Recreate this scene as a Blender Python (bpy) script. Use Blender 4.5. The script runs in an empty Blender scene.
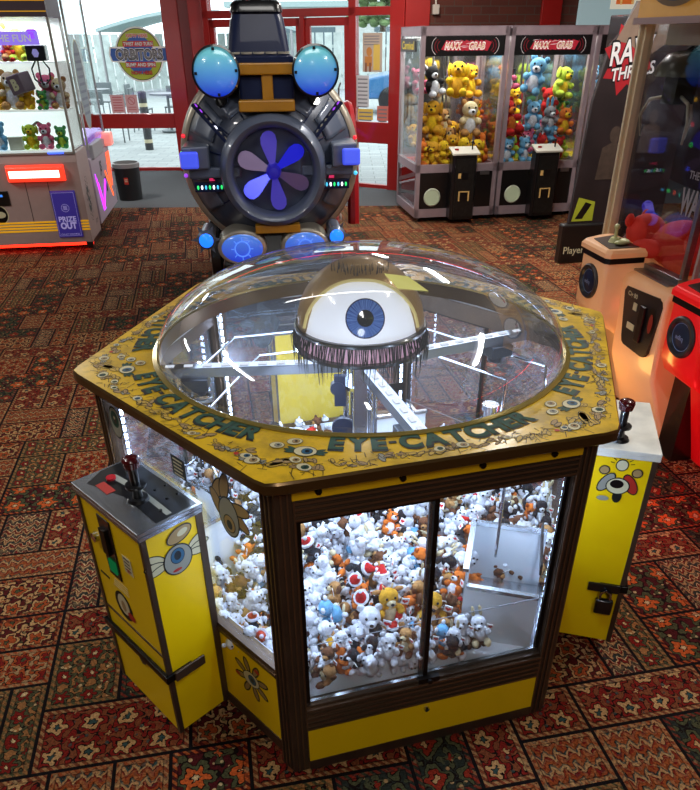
import bpy, bmesh, math, random
import numpy as np
from mathutils import Vector, Matrix, Euler
R = math.radians
PI = math.pi
random.seed(7)
COL = bpy.context.scene.collection
SC = bpy.context.scene

def hx(s, a=1.0):
    s = s.lstrip('#')
    o = []
    for i in (0, 2, 4):
        v = int(s[i:i+2], 16) / 255
        o.append(v / 12.92 if v <= .04045 else ((v + .055) / 1.055) ** 2.4)
    return (o[0], o[1], o[2], a)

MATS = {}
def nt(name):
    m = bpy.data.materials.new(name); m.use_nodes = True
    n = m.node_tree.nodes; l = m.node_tree.links
    return m, n, l, n['Principled BSDF']
def mat(name, col, rough=.5, metal=0., emit=None, es=0., noise=0., nscale=20., bump=0., coat=0., stretch=None):
    """painted, plastic or metal surface with a little procedural unevenness"""
    if name in MATS: return MATS[name]
    m, n, l, b = nt(name)
    if isinstance(col, str): col = hx(col)
    b.inputs['Base Color'].default_value = col
    b.inputs['Roughness'].default_value = rough
    b.inputs['Metallic'].default_value = metal
    b.inputs['Coat Weight'].default_value = coat
    if emit:
        b.inputs['Emission Color'].default_value = hx(emit) if isinstance(emit, str) else emit
        b.inputs['Emission Strength'].default_value = es
    if noise or bump:
        tc = n.new('ShaderNodeTexCoord'); mp = n.new('ShaderNodeMapping')
        if stretch: mp.inputs['Scale'].default_value = stretch
        tx = n.new('ShaderNodeTexNoise'); tx.inputs['Scale'].default_value = nscale; tx.inputs['Detail'].default_value = 5
        l.new(tc.outputs['Object'], mp.inputs['Vector']); l.new(mp.outputs['Vector'], tx.inputs['Vector'])
        if noise:
            mx = n.new('ShaderNodeMix'); mx.data_type = 'RGBA'; mx.blend_type = 'MULTIPLY'
            rp = n.new('ShaderNodeValToRGB')
            rp.color_ramp.elements[0].position = .3; rp.color_ramp.elements[1].position = .7
            rp.color_ramp.elements[0].color = (1-noise, 1-noise, 1-noise, 1); rp.color_ramp.elements[1].color = (1, 1, 1, 1)
            l.new(tx.outputs['Fac'], rp.inputs['Fac'])
            mx.inputs['Factor'].default_value = 1
            mx.inputs['A'].default_value = col
            l.new(rp.outputs['Color'], mx.inputs['B']); l.new(mx.outputs['Result'], b.inputs['Base Color'])
        if bump:
            bp = n.new('ShaderNodeBump'); bp.inputs['Strength'].default_value = bump; bp.inputs['Distance'].default_value = .01
            l.new(tx.outputs['Fac'], bp.inputs['Height']); l.new(bp.outputs['Normal'], b.inputs['Normal'])
    MATS[name] = m
    return m
def glow(name, col, s):
    if name in MATS: return MATS[name]
    m = bpy.data.materials.new(name); m.use_nodes = True
    n = m.node_tree.nodes; l = m.node_tree.links; n.clear()
    e = n.new('ShaderNodeEmission'); o = n.new('ShaderNodeOutputMaterial')
    e.inputs['Color'].default_value = hx(col) if isinstance(col, str) else col; e.inputs['Strength'].default_value = s
    l.new(e.outputs[0], o.inputs[0]); MATS[name] = m
    return m
def glass(name, tint=(1, 1, 1, 1), refl=.06, edge=.5, rough=.02, haze=0., hazecol=(1, 1, 1, 1)):
    """thin clear pane: straight-through transparency, mirror reflection growing towards the grazing angle"""
    if name in MATS: return MATS[name]
    m = bpy.data.materials.new(name); m.use_nodes = True
    n = m.node_tree.nodes; l = m.node_tree.links; n.clear()
    t = n.new('ShaderNodeBsdfTransparent'); t.inputs[0].default_value = tint
    g = n.new('ShaderNodeBsdfGlossy'); g.inputs['Roughness'].default_value = rough
    lw = n.new('ShaderNodeLayerWeight'); lw.inputs['Blend'].default_value = .35
    mr = n.new('ShaderNodeMapRange'); mr.inputs['To Min'].default_value = refl; mr.inputs['To Max'].default_value = edge
    mx = n.new('ShaderNodeMixShader'); o = n.new('ShaderNodeOutputMaterial')
    l.new(lw.outputs['Facing'], mr.inputs['Value']); l.new(mr.outputs[0], mx.inputs[0])
    base = t
    if haze:
        d = n.new('ShaderNodeBsdfDiffuse'); d.inputs[0].default_value = hazecol
        mh = n.new('ShaderNodeMixShader'); mh.inputs[0].default_value = haze
        l.new(t.outputs[0], mh.inputs[1]); l.new(d.outputs[0], mh.inputs[2]); base = mh
    l.new(base.outputs[0], mx.inputs[1]); l.new(g.outputs[0], mx.inputs[2]); l.new(mx.outputs[0], o.inputs[0])
    MATS[name] = m
    return m

def rot_to(d):
    return Vector(d).normalized().to_track_quat('Z', 'Y').to_matrix().to_4x4()
def TR(x, y, z, rx=0, ry=0, rz=0):
    return Matrix.Translation((x, y, z)) @ Euler((R(rx), R(ry), R(rz))).to_matrix().to_4x4()

class G:
    def __init__(s, M=None):
        s.v = []; s.f = []; s.m = []; s.uv = None
        s.M = M or Matrix()
    def add(s, vs, fs, m=0, M=None):
        MM = s.M @ M if M is not None else s.M
        k = len(s.v)
        s.v += [MM @ Vector(p) for p in vs]
        s.f += [tuple(i + k for i in f) for f in fs]
        s.m += [m] * len(fs)
        return s
    def box(s, x0, x1, y0, y1, z0, z1, m=0, M=None):
        v = [(x, y, z) for z in (z0, z1) for y in (y0, y1) for x in (x0, x1)]
        return s.add(v, [(0, 2, 3, 1), (4, 5, 7, 6), (0, 1, 5, 4), (2, 6, 7, 3), (0, 4, 6, 2), (1, 3, 7, 5)], m, M)
    def cbox(s, c, d, m=0, M=None):
        return s.box(c[0]-d[0]/2, c[0]+d[0]/2, c[1]-d[1]/2, c[1]+d[1]/2, c[2]-d[2]/2, c[2]+d[2]/2, m, M)
    def beam(s, a, b, w, h, m=0):
        a = Vector(a); b = Vector(b); L = (b - a).length
        d = (b - a).normalized(); up = Vector((0, 0, 1)) if abs(d.z) < .95 else Vector((0, 1, 0))
        x = d.cross(up).normalized(); y = x.cross(d)
        M = Matrix(((x.x, y.x, d.x, a.x), (x.y, y.y, d.y, a.y), (x.z, y.z, d.z, a.z), (0, 0, 0, 1)))
        return s.box(-w/2, w/2, -h/2, h/2, 0, L, m, M)
    def cyl(s, a, b, r0, r1=None, n=16, m=0, cap=True):
        if r1 is None: r1 = r0
        a = Vector(a); b = Vector(b); L = (b - a).length
        M = Matrix.Translation(a) @ rot_to(b - a)
        v = [(r0*math.cos(2*PI*i/n), r0*math.sin(2*PI*i/n), 0) for i in range(n)] + [(r1*math.cos(2*PI*i/n), r1*math.sin(2*PI*i/n), L) for i in range(n)]
        f = [(i, (i+1) % n, n+(i+1) % n, n+i) for i in range(n)]
        if cap: f += [tuple(range(n-1, -1, -1)), tuple(range(n, 2*n))]
        return s.add(v, f, m, M)
    def tube(s, pts, r, n=8, m=0, closed=False):
        pts = [Vector(p) for p in pts]; N = len(pts)
        v = []; f = []; prev = None
        for i, p in enumerate(pts):
            if closed: d = pts[(i+1) % N] - pts[i-1]
            else: d = pts[min(i+1, N-1)] - pts[max(i-1, 0)]
            d.normalize()
            if prev is None: x = d.orthogonal().normalized()
            else:
                x = prev - d * prev.dot(d); x.normalize()
            prev = x; y = d.cross(x)
            rr = r[i] if isinstance(r, (list, tuple)) else r
            for k in range(n):
                a = 2*PI*k/n; v.append(p + x*rr*math.cos(a) + y*rr*math.sin(a))
        for i in range(N if closed else N-1):
            j = (i+1) % N
            for k in range(n): f.append((i*n+k, i*n+(k+1) % n, j*n+(k+1) % n, j*n+k))
        if not closed: f += [tuple(range(n-1, -1, -1)), tuple(range((N-1)*n, N*n))]
        return s.add(v, f, m)
    def lathe(s, prof, n=32, m=0, M=None, a0=0, a1=2*PI):
        full = abs(a1 - a0 - 2*PI) < 1e-6; c = n if full else n+1
        v = []; f = []
        for r, z in prof:
            for i in range(c):
                a = a0 + (a1-a0)*i/n; v.append((r*math.cos(a), r*math.sin(a), z))
        for j in range(len(prof)-1):
            for i in range(n):
                k = (i+1) % c; f.append((j*c+i, j*c+k, (j+1)*c+k, (j+1)*c+i))
        return s.add(v, f, m, M)
    def ell(s, c, r, m=0, M=None, n=12, k=8):
        if not isinstance(r, (list, tuple)): r = (r, r, r)
        v = [(c[0], c[1], c[2]-r[2])]; f = []
        for j in range(1, k):
            t = PI*j/k
            for i in range(n):
                a = 2*PI*i/n; v.append((c[0]+r[0]*math.sin(t)*math.cos(a), c[1]+r[1]*math.sin(t)*math.sin(a), c[2]-r[2]*math.cos(t)))
        v.append((c[0], c[1], c[2]+r[2]))
        for i in range(n): f.append((0, 1+(i+1) % n, 1+i))
        for j in range(k-2):
            for i in range(n):
                a = 1+j*n+i; b = 1+j*n+(i+1) % n; f.append((a, b, b+n, a+n))
        o = 1+(k-2)*n; q = len(v)-1
        for i in range(n): f.append((o+i, o+(i+1) % n, q))
        return s.add(v, f, m, M)
    def prism(s, poly, z0, z1, m=0, M=None):
        n = len(poly)
        v = [(x, y, z0) for x, y in poly] + [(x, y, z1) for x, y in poly]
        f = [tuple(range(n-1, -1, -1)), tuple(range(n, 2*n))] + [(i, (i+1) % n, n+(i+1) % n, n+i) for i in range(n)]
        return s.add(v, f, m, M)
    def loft(s, secs, m=0, M=None):
        """stack of same-length 3-D loops"""
        n = len(secs[0]); v = [p for q in secs for p in q]; f = [tuple(range(n-1, -1, -1)), tuple(range((len(secs)-1)*n, len(secs)*n))]
        for j in range(len(secs)-1):
            for i in range(n): f.append((j*n+i, j*n+(i+1) % n, (j+1)*n+(i+1) % n, (j+1)*n+i))
        return s.add(v, f, m, M)
    def disc(s, c, rx, ry=None, z=0, m=0, n=24, M=None, rot=0):
        ry = ry or rx; cr, sr = math.cos(rot), math.sin(rot)
        v = []
        for i in range(n):
            a = 2*PI*i/n; x, y = rx*math.cos(a), ry*math.sin(a)
            v.append((c[0]+x*cr-y*sr, c[1]+x*sr+y*cr, z))
        return s.add(v, [tuple(range(n))], m, M)
    def poly(s, pts, z=0, m=0, M=None):
        return s.add([(p[0], p[1], z) for p in pts], [tuple(range(len(pts)))], m, M)
    def build(s, name, mats, parent=None, smooth=True, bevel=0, sub=0, angle=40):
        if not isinstance(mats, (list, tuple)): mats = [mats]
        P = [tuple(p) for p in s.v]
        a = np.array(P) if P else np.zeros((1, 3))
        c = (a.min(0) + a.max(0)) / 2
        base = Vector((0, 0, 0))
        if parent is not None: base = ORG.get(parent.name, Vector((0, 0, 0)))
        if parent is None: c[2] = a[:, 2].min()
        me = bpy.data.meshes.new(name)
        me.from_pydata([(p[0]-c[0], p[1]-c[1], p[2]-c[2]) for p in P], [], s.f)
        for m in mats: me.materials.append(m)
        me.polygons.foreach_set('material_index', s.m)
        me.update()
        if smooth:
            try: me.shade_smooth(); me.set_sharp_from_angle(angle=R(angle))
            except Exception: pass
        o = bpy.data.objects.new(name, me); COL.objects.link(o)
        if parent is not None: o.parent = parent
        o.location = Vector(c) - base
        ORG[o.name] = Vector(c)
        if bevel:
            b = o.modifiers.new('bevel', 'BEVEL'); b.width = bevel; b.segments = 2; b.limit_method = 'ANGLE'; b.angle_limit = R(50)
        if sub:
            b = o.modifiers.new('sub', 'SUBSURF'); b.levels = sub; b.render_levels = sub
        return o
ORG = {}
def thing(name, label, cat, loc=(0, 0, 0), rz=0, group=None):
    o = bpy.data.objects.new(name, None); COL.objects.link(o); o.empty_display_size = .1
    o.location = loc; o.rotation_euler = (0, 0, R(rz)); ORG[o.name] = Vector((0, 0, 0))
    return tag(o, label, cat, group)
def tag(o, label, cat, group=None, kind=None):
    o['label'] = label; o['category'] = cat
    if group: o['group'] = group
    if kind: o['kind'] = kind
    return o
def struct(o):
    o['kind'] = 'structure'; return o
def copytree(o, parent=None):
    c = o.copy(); COL.objects.link(c)
    if parent is not None: c.parent = parent; c.matrix_parent_inverse = o.matrix_parent_inverse
    for ch in list(o.children): copytree(ch, c)
    return c
FONTCACHE = {}
def glyphs(t, bold=0.):
    """filled outline of a word: (vertices, faces, width); cap height about 0.69"""
    k = (t, bold)
    if k in FONTCACHE: return FONTCACHE[k]
    cu = bpy.data.curves.new('letters', 'FONT'); cu.body = t; cu.size = 1; cu.offset = bold; cu.resolution_u = 3; cu.fill_mode = 'FRONT'
    o = bpy.data.objects.new('letters', cu); COL.objects.link(o)
    bpy.context.view_layer.update()
    me = bpy.data.meshes.new_from_object(o.evaluated_get(bpy.context.evaluated_depsgraph_get()))
    v = [tuple(p.co) for p in me.vertices]; f = [tuple(p.vertices) for p in me.polygons]
    bpy.data.objects.remove(o); bpy.data.curves.remove(cu); bpy.data.meshes.remove(me)
    w = max([p[0] for p in v], default=.3)
    FONTCACHE[k] = (v, f, w)
    return FONTCACHE[k]
def text(g, t, cx, cy, h, M=None, m=0, bold=.0, width=None, shear=0, z=0, flip=1):
    """centred word of cap height h in the local XY plane"""
    v, f, w = glyphs(t, bold)
    x0 = min(p[0] for p in v); w = w - x0
    k = h / .69; sx = width / w if width else k
    g.add([((p[0]-x0-w/2)*sx + shear*(p[1]*k-h/2) + cx, (p[1]*k-h/2)*flip + cy, z) for p in v], f, m, M)
def FM(ax, deg=None):  # local X=right, Y=up(z), Z=out, for a vertical face; ax=(x,y) point on the face, deg=direction the face looks
    n = Vector((math.cos(R(deg)), math.sin(R(deg)), 0)); t = Vector((-n.y, n.x, 0))
    return Matrix(((t.x, 0, n.x, ax[0]), (t.y, 0, n.y, ax[1]), (0, 1, 0, 0), (0, 0, 0, 1)))
# ------------------------------------------------------------------ camera
cam = bpy.data.cameras.new('camera'); co = bpy.data.objects.new('camera', cam); COL.objects.link(co)
FP, PITCH, ROLL, CH = 690.453, .557, -.008, 1.763
cp, sp = math.cos(PITCH), math.sin(PITCH)
fw = Vector((0, cp, -sp)); rt = Vector((1, 0, 0)); up = rt.cross(fw)
r2 = rt*math.cos(ROLL) + up*math.sin(ROLL); u2 = up*math.cos(ROLL) - rt*math.sin(ROLL)
co.matrix_world = Matrix(((r2.x, u2.x, -fw.x, 0), (r2.y, u2.y, -fw.y, 0), (r2.z, u2.z, -fw.z, CH), (0, 0, 0, 1)))
cam.sensor_fit = 'VERTICAL'; cam.sensor_height = 24; cam.lens = FP * 24 / 790; cam.shift_y = 71.5 / 790
cam.clip_start = .05; cam.clip_end = 200
SC.camera = co

# ------------------------------------------------------------------ carpet
def carpet(name, bg, c1, c2, c3, line, cell=.075, pet=5, off=.5, border=True, zig=False):
    cell *= 1.15
    m, n, l, b = nt(name)
    def M_(op, a, bb=None, c=None):
        x = n.new('ShaderNodeMath'); x.operation = op
        for i, q in enumerate((a, bb, c)):
            if q is None: continue
            if isinstance(q, (int, float)): x.inputs[i].default_value = q
            else: l.new(q, x.inputs[i])
        return x.outputs[0]
    def mixc(f, a, bb):
        x = n.new('ShaderNodeMix'); x.data_type = 'RGBA'
        if isinstance(f, (int, float)): x.inputs['Factor'].default_value = f
        else: l.new(f, x.inputs['Factor'])
        for k, q in (('A', a), ('B', bb)):
            if isinstance(q, tuple): x.inputs[k].default_value = q
            else: l.new(q, x.inputs[k])
        return x.outputs['Result']
    uv = n.new('ShaderNodeUVMap'); uv.uv_map = 'a'; uw = n.new('ShaderNodeUVMap'); uw.uv_map = 'b'
    no = n.new('ShaderNodeTexNoise'); no.inputs['Scale'].default_value = 38; no.inputs['Detail'].default_value = 2
    l.new(uv.outputs[0], no.inputs['Vector'])
    sx = n.new('ShaderNodeSeparateXYZ'); l.new(uv.outputs[0], sx.inputs[0])
    sw = n.new('ShaderNodeSeparateXYZ'); l.new(uw.outputs[0], sw.inputs[0])
    sn = n.new('ShaderNodeSeparateColor'); l.new(no.outputs['Color'], sn.inputs[0])
    wx = M_('MULTIPLY_ADD', M_('SUBTRACT', sn.outputs[0], .5), .034, sx.outputs[0])
    wy = M_('MULTIPLY_ADD', M_('SUBTRACT', sn.outputs[1], .5), .034, sx.outputs[1])
    def ramp(f, stops):
        r = n.new('ShaderNodeValToRGB'); r.color_ramp.interpolation = 'CONSTANT'
        e = r.color_ramp.elements
        while len(e) < len(stops): e.new(.5)
        for i, (p, c) in enumerate(stops): e[i].position = p; e[i].color = c
        l.new(f, r.inputs['Fac']); return r
    def motif(ox, oy, cs, k, amp, stops):
        px = M_('SUBTRACT', M_('FRACT', M_('ADD', M_('DIVIDE', wx, cs), ox)), .5)
        py = M_('SUBTRACT', M_('FRACT', M_('ADD', M_('DIVIDE', wy, cs), oy)), .5)
        rr = M_('MULTIPLY', M_('SQRT', M_('ADD', M_('MULTIPLY', px, px), M_('MULTIPLY', py, py))), 2)
        th = M_('ARCTAN2', py, px)
        d = M_('DIVIDE', rr, M_('MULTIPLY_ADD', M_('COSINE', M_('MULTIPLY', th, k)), amp, 1))
        return ramp(d, stops), d
    r1, d1 = motif(0, 0, cell, pet, .22, [(0, c3), (.16, line), (.22, c1), (.48, line), (.55, c2), (.74, line), (.82, bg)])
    r2_, d2 = motif(off, .5, cell, 4, .55, [(0, c1), (.14, line), (.2, c2), (.4, line), (.48, bg)])
    f = M_('LESS_THAN', d1, .82)
    col = mixc(f, r2_.outputs[0], r1.outputs[0])
    # scattered small leaves
    vo = n.new('ShaderNodeTexVoronoi'); vo.inputs['Scale'].default_value = 48; l.new(uv.outputs[0], vo.inputs['Vector'])
    lf = M_('MULTIPLY', M_('LESS_THAN', vo.outputs['Distance'], .3), M_('GREATER_THAN', d1, .84))
    vs = n.new('ShaderNodeSeparateColor'); l.new(vo.outputs['Color'], vs.inputs[0])
    lc = mixc(M_('GREATER_THAN', vs.outputs[0], .5), c2, c3)
    col = mixc(M_('MULTIPLY', lf, .8), col, lc)
    if zig:
        z = M_('ABSOLUTE', M_('SUBTRACT', M_('FRACT', M_('DIVIDE', wx, .036)), .5))
        q = M_('FRACT', M_('ADD', M_('DIVIDE', wy, .05), z))
        zr = ramp(q, [(0, c1), (.2, line), (.27, c2), (.5, c3), (.62, line), (.7, bg)])
        col = mixc(.75, col, zr.outputs[0])
    e = M_('MINIMUM', M_('MINIMUM', sx.outputs[0], sx.outputs[1]), M_('MINIMUM', sw.outputs[0], sw.outputs[1]))
    if border:
        dots = M_('SINE', M_('MULTIPLY', M_('ADD', sx.outputs[0], sx.outputs[1]), 260))
        bc = mixc(M_('GREATER_THAN', dots, 0.1), bg, c1 if cell > .09 else c2)
        inb = M_('MULTIPLY', M_('LESS_THAN', M_('ADD', e, M_('MULTIPLY', M_('SUBTRACT', sn.outputs[0], .5), .012)), .019), .62 if cell > .08 else .35)
        col = mixc(inb, col, bc)
        ln = M_('MULTIPLY', M_('MULTIPLY', M_('GREATER_THAN', e, .018), M_('LESS_THAN', e, .022)), .6); col = mixc(ln, col, line)
    col = mixc(M_('LESS_THAN', e, .0055), col, (.006, .004, .004, 1))
    n2 = n.new('ShaderNodeTexNoise'); n2.inputs['Scale'].default_value = 160; n2.inputs['Detail'].default_value = 3
    l.new(uv.outputs[0], n2.inputs['Vector'])
    sh = n.new('ShaderNodeMapRange'); sh.inputs['From Min'].default_value = .3; sh.inputs['From Max'].default_value = .7
    sh.inputs['To Min'].default_value = .45; sh.inputs['To Max'].default_value = 1.25; l.new(n2.outputs['Fac'], sh.inputs['Value'])
    g = n.new('ShaderNodeMix'); g.data_type = 'RGBA'; g.blend_type = 'MULTIPLY'; g.inputs['Factor'].default_value = 1
    l.new(col, g.inputs['A']); l.new(sh.outputs[0], g.inputs['B'])
    l.new(g.outputs['Result'], b.inputs['Base Color'])
    b.inputs['Roughness'].default_value = .95; b.inputs['Specular IOR Level'].default_value = .1
    bp = n.new('ShaderNodeBump'); bp.inputs['Strength'].default_value = .35; bp.inputs['Distance'].default_value = .004
    l.new(n2.outputs['Fac'], bp.inputs['Height']); l.new(bp.outputs['Normal'], b.inputs['Normal'])
    return m
RED, RUST, TAN, OLV, TEAL, CRM, BLK, ORG_ = hx('6c1812'), hx('90401e'), hx('a68054'), hx('44442c'), hx('2c403e'), hx('bca074'), hx('160c0a'), hx('b05022')
CARP = [carpet('carpet_rose', hx('4a1512'), RUST, TAN, OLV, BLK, .085, 5),
        carpet('carpet_dark', hx('242822'), hx('7a2416'), OLV, TAN, BLK, .1, 4),
        carpet('carpet_tan', hx('8a5c34'), RED, OLV, CRM, BLK, .075, 6),
        carpet('carpet_rust', hx('6e3a22'), TAN, RED, TEAL, BLK, .09, 5),
        carpet('carpet_teal', hx('29302a'), TAN, RED, CRM, BLK, .06, 4, zig=True),
        carpet('carpet_maroon', hx('441214'), ORG_, OLV, CRM, BLK, .12, 6),
        carpet('carpet_orange', hx('84401e'), RED, TAN, TEAL, BLK, .065, 3, zig=True),
        carpet('carpet_cream', hx('947450'), RED, RUST, OLV, BLK, .07, 5)]
YAW = 10.8
e1 = Vector((math.cos(R(YAW)), math.sin(R(YAW)), 0)); e2 = Vector((-e1.y, e1.x, 0))
def clip_poly(poly, axis, val, keep_less):
    out = []
    for i in range(len(poly)):
        a, b = poly[i], poly[(i+1) % len(poly)]
        ia = (a[axis] <= val) == keep_less; ib = (b[axis] <= val) == keep_less
        if ia: out.append(a)
        if ia != ib:
            t = (val - a[axis]) / (b[axis] - a[axis]); out.append(tuple(a[k] + t*(b[k]-a[k]) for k in range(len(a))))
    return out
def floor_carpet():
    U = .112
    mod = [(0,0,3,2,0),(3,0,1,3,4),(4,0,1,3,2),(5,0,4,2,5),(0,2,3,1.4,6),(0,3.4,1.6,2.6,1),(1.6,3.4,1.4,2.6,3),(3,3,2,1.5,7),(3,4.5,2,1.5,0),
           (5,2,2,2.5,2),(7,2,2,2.5,1),(5,4.5,4,1.5,3)]
    rnd = random.Random(3)
    V = []; F = []; A = []; B = []; MI = []
    X0, X1, Y0, Y1 = -6.2, 4.6, -2.6, 8.87
    for j in range(-9, 20):
        for i in range(-11, 12):
            for (x, y, w, h, k) in mod:
                x_ = (x + i*9 + (j % 3)*3.5)*U; y_ = (y + j*6)*U; w_ = w*U; h_ = h*U
                kk = k if rnd.random() < .6 else rnd.randrange(8)
                pts = []
                for (a, b) in ((0, 0), (w_, 0), (w_, h_), (0, h_)):
                    p = e1*(x_+a) + e2*(y_+b); pts.append((p.x, p.y, a, b, w_-a, h_-b))
                for ax, val, kl in ((0, X0, False), (0, X1, True), (1, Y0, False), (1, Y1, True)):
                    if pts: pts = clip_poly(pts, ax, val, kl)
                if len(pts) < 3: continue
                b0 = len(V)
                V += [(p[0], p[1], 0) for p in pts]; F.append(tuple(range(b0, b0+len(pts)))); MI.append(kk)
                A += [(p[2], p[3]) for p in pts]; B += [(p[4], p[5]) for p in pts]
    me = bpy.data.meshes.new('floor'); me.from_pydata(V, [], F)
    for m in CARP: me.materials.append(m)
    me.polygons.foreach_set('material_index', MI)
    ua = me.uv_layers.new(name='a'); ub = me.uv_layers.new(name='b')
    ua.data.foreach_set('uv', [c for f in F for i in f for c in A[i]]); ub.data.foreach_set('uv', [c for f in F for i in f for c in B[i]])
    me.update()
    o = bpy.data.objects.new('floor', me); COL.objects.link(o); struct(o)
floor_carpet()
mMat = mat('entrance_mat', '53585c', .95, noise=.4, nscale=120, bump=.3)
g = G(); g.add([(-6.2, 8.87, 0), (4.6, 8.87, 0), (4.6, 10.5, 0), (.66, 9.85, 0), (-1.9, 11.25, 0), (-2.6, 11.62, 0), (-6.2, 11.62, 0)], [(0, 1, 2, 3, 4, 5, 6)])
o = g.build('floor_entrance_mat', mMat, smooth=False); struct(o)

# ------------------------------------------------------------------ shell
mRed = mat('red_paint', 'a01712', .35, noise=.12, nscale=6, coat=.3)
mRed2 = mat('red_paint_dark', '7c1410', .4, noise=.15, nscale=6)
mPane = glass('window_pane', (.96, .98, .98, 1), .03, .25)
mCeil = mat('ceiling_paint', '4a4540', .9, noise=.1)
mDarkW = mat('dark_wall', '3a2a28', .8, noise=.3, nscale=3)
def brick_mat():
    m, n, l, b = nt('brickwork')
    tc = n.new('ShaderNodeTexCoord'); mp = n.new('ShaderNodeMapping'); mp.inputs['Rotation'].default_value = (R(90), 0, 0)
    br = n.new('ShaderNodeTexBrick'); br.inputs['Scale'].default_value = 1; br.inputs['Brick Width'].default_value = .23; br.inputs['Row Height'].default_value = .086
    br.inputs['Mortar Size'].default_value = .006; br.inputs['Color1'].default_value = hx('5a2a1c'); br.inputs['Color2'].default_value = hx('4a2016'); br.inputs['Mortar'].default_value = hx('4a3a30')
    sx = n.new('ShaderNodeSeparateXYZ'); cb = n.new('ShaderNodeCombineXYZ')
    l.new(tc.outputs['Object'], sx.inputs[0]); l.new(sx.outputs[0], cb.inputs[0]); l.new(sx.outputs[2], cb.inputs[1])
    l.new(cb.outputs[0], br.inputs['Vector']); l.new(br.outputs['Color'], b.inputs['Base Color']); b.inputs['Roughness'].default_value = .85
    bp = n.new('ShaderNodeBump'); bp.inputs['Strength'].default_value = .4; l.new(br.outputs['Fac'], bp.inputs['Height']); l.new(bp.outputs['Normal'], b.inputs['Normal'])
    return m
mBrick = brick_mat()
H = 3.1
# left glazed wall, parallel to x
WY = 11.62
g = G()
g.box(-6.2, -2.6, WY, WY+.08, .60, .80); g.box(-6.2, -2.6, WY, WY+.08, 0, .05); g.box(-6.2, -2.6, WY, WY+.08, 2.65, H)
g.box(-4.62, -4.54, WY, WY+.08, 0, 2.7)
struct(g.build('wall_back_frame', mRed, smooth=False, bevel=.008))
g = G(); g.box(-6.2, -2.6, WY+.035, WY+.045, .80, 2.65); g.box(-6.2, -2.6, WY+.035, WY+.045, .05, .60)
struct(g.build('window_1', mPane, smooth=False))
g = G()
g.box(-2.60, -2.36, WY-.04, WY+.12, 0, H); g.box(-2.36, -2.18, WY-.06, WY+.1, 0, H, 1); g.box(-2.18, -1.93, WY-.26, WY-.02, 0, H)
struct(g.build('wall_back_pillar', [mRed, mRed2], smooth=False, bevel=.01))
# diagonal door section
w0 = Vector((-2.63, 11.6, 0)); w1 = Vector((.70, 9.836, 0)); dd = (w1-w0).normalized(); LEN = (w1-w0).length
dn = Vector((-dd.y, dd.x, 0))
MD = Matrix(((dd.x, dn.x, 0, w0.x), (dd.y, dn.y, 0, w0.y), (0, 0, 1, 0), (0, 0, 0, 1)))
g = G(MD)
g.box(.74, 3.77, 0, .08, 1.98, 2.07); g.box(.74, 3.77, 0, .08, 2.8, H)
g.box(3.0, 3.1, 0, .1, 0, H); g.box(3.58, LEN, -.02, .1, 0, H); g.box(.74, .84, 0, .1, 0, H)
g.box(3.1, 3.58, 0, .08, .56, .81); g.box(3.1, 3.58, 0, .08, 0, .05)
g.box(2.29, 2.36, 0, .08, 0, 2.0)
struct(g.build('wall_back_door_frame', mRed, smooth=False, bevel=.006))
g = G(MD); g.box(3.1, 3.58, .035, .045, .81, 1.98); g.box(3.1, 3.58, .035, .045, .05, .56); g.box(.84, 3.58, .035, .045, 2.07, 2.8)
struct(g.build('window_2', mPane, smooth=False))
mSteel = mat('brushed_steel', '9a9a9c', .3, .9, noise=.15, nscale=30, stretch=(1, 1, 8))
for i, (a, b) in enumerate(((.84, 1.56), (1.56, 2.29), (2.36, 3.0))):
    g = G(MD); g.box(a, a+.07, .02, .07, .02, 1.97); g.box(b-.07, b, .02, .07, .02, 1.97); g.box(a, b, .02, .07, 1.88, 1.97); g.box(a, b, .02, .07, .02, .2)
    d = g.build('door_%d' % (i+1), mRed, smooth=False, bevel=.004); struct(d)
    g = G(MD); g.box(a+.07, b-.07, .04, .05, .2, 1.88); g.build('pane', mPane, d, smooth=False)
    g = G(MD); x = b-.12 if i % 2 == 0 else a+.12
    g.tube([(x, .0, .8), (x, -.05, .85), (x, -.05, 1.2), (x, 0, 1.25)], .012); g.build('handle', mSteel, d)
# brick wall behind the claw machines
b0 = Vector((.70, 9.84, 0))
MB_ = Matrix.Translation(b0) @ Matrix.Rotation(R(YAW), 4, 'Z')
g = G(); g.box(.0, 4.2, 0, .2, 0, H)
o = g.build('wall_back_brick', mBrick, smooth=False); o.matrix_world = MB_ @ o.matrix_world; o.location = b0 + e1*2.1 + e2*.1; o.rotation_euler = (0, 0, R(YAW)); struct(o)
g = G(MB_); g.box(.0, .3, -.03, 0, 0, H); g.box(1.72, 1.98, -.04, 0, 0, H)
struct(g.build('trim_1', mRed, smooth=False, bevel=.005))
g = G(); g.box(-6.3, -6.2, -2.6, 11.7, 0, H); struct(g.build('wall_left', mDarkW, smooth=False))
g = G(); g.box(4.6, 4.7, -2.6, 10.7, 0, H); struct(g.build('wall_right', mDarkW, smooth=False))
g = G(); g.box(-6.2, 4.6, -2.7, -2.6, 0, H); struct(g.build('wall_front', mDarkW, smooth=False))
g = G(); g.add([(-6.3, -2.7, H), (4.7, -2.7, H), (4.7, 10.8, H), (.66, 9.95, H), (-1.9, 11.35, H), (-2.6, 11.75, H), (-6.3, 11.75, H)], [(6, 5, 4, 3, 2, 1, 0)])
struct(g.build('ceiling', mCeil, smooth=False))
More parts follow.
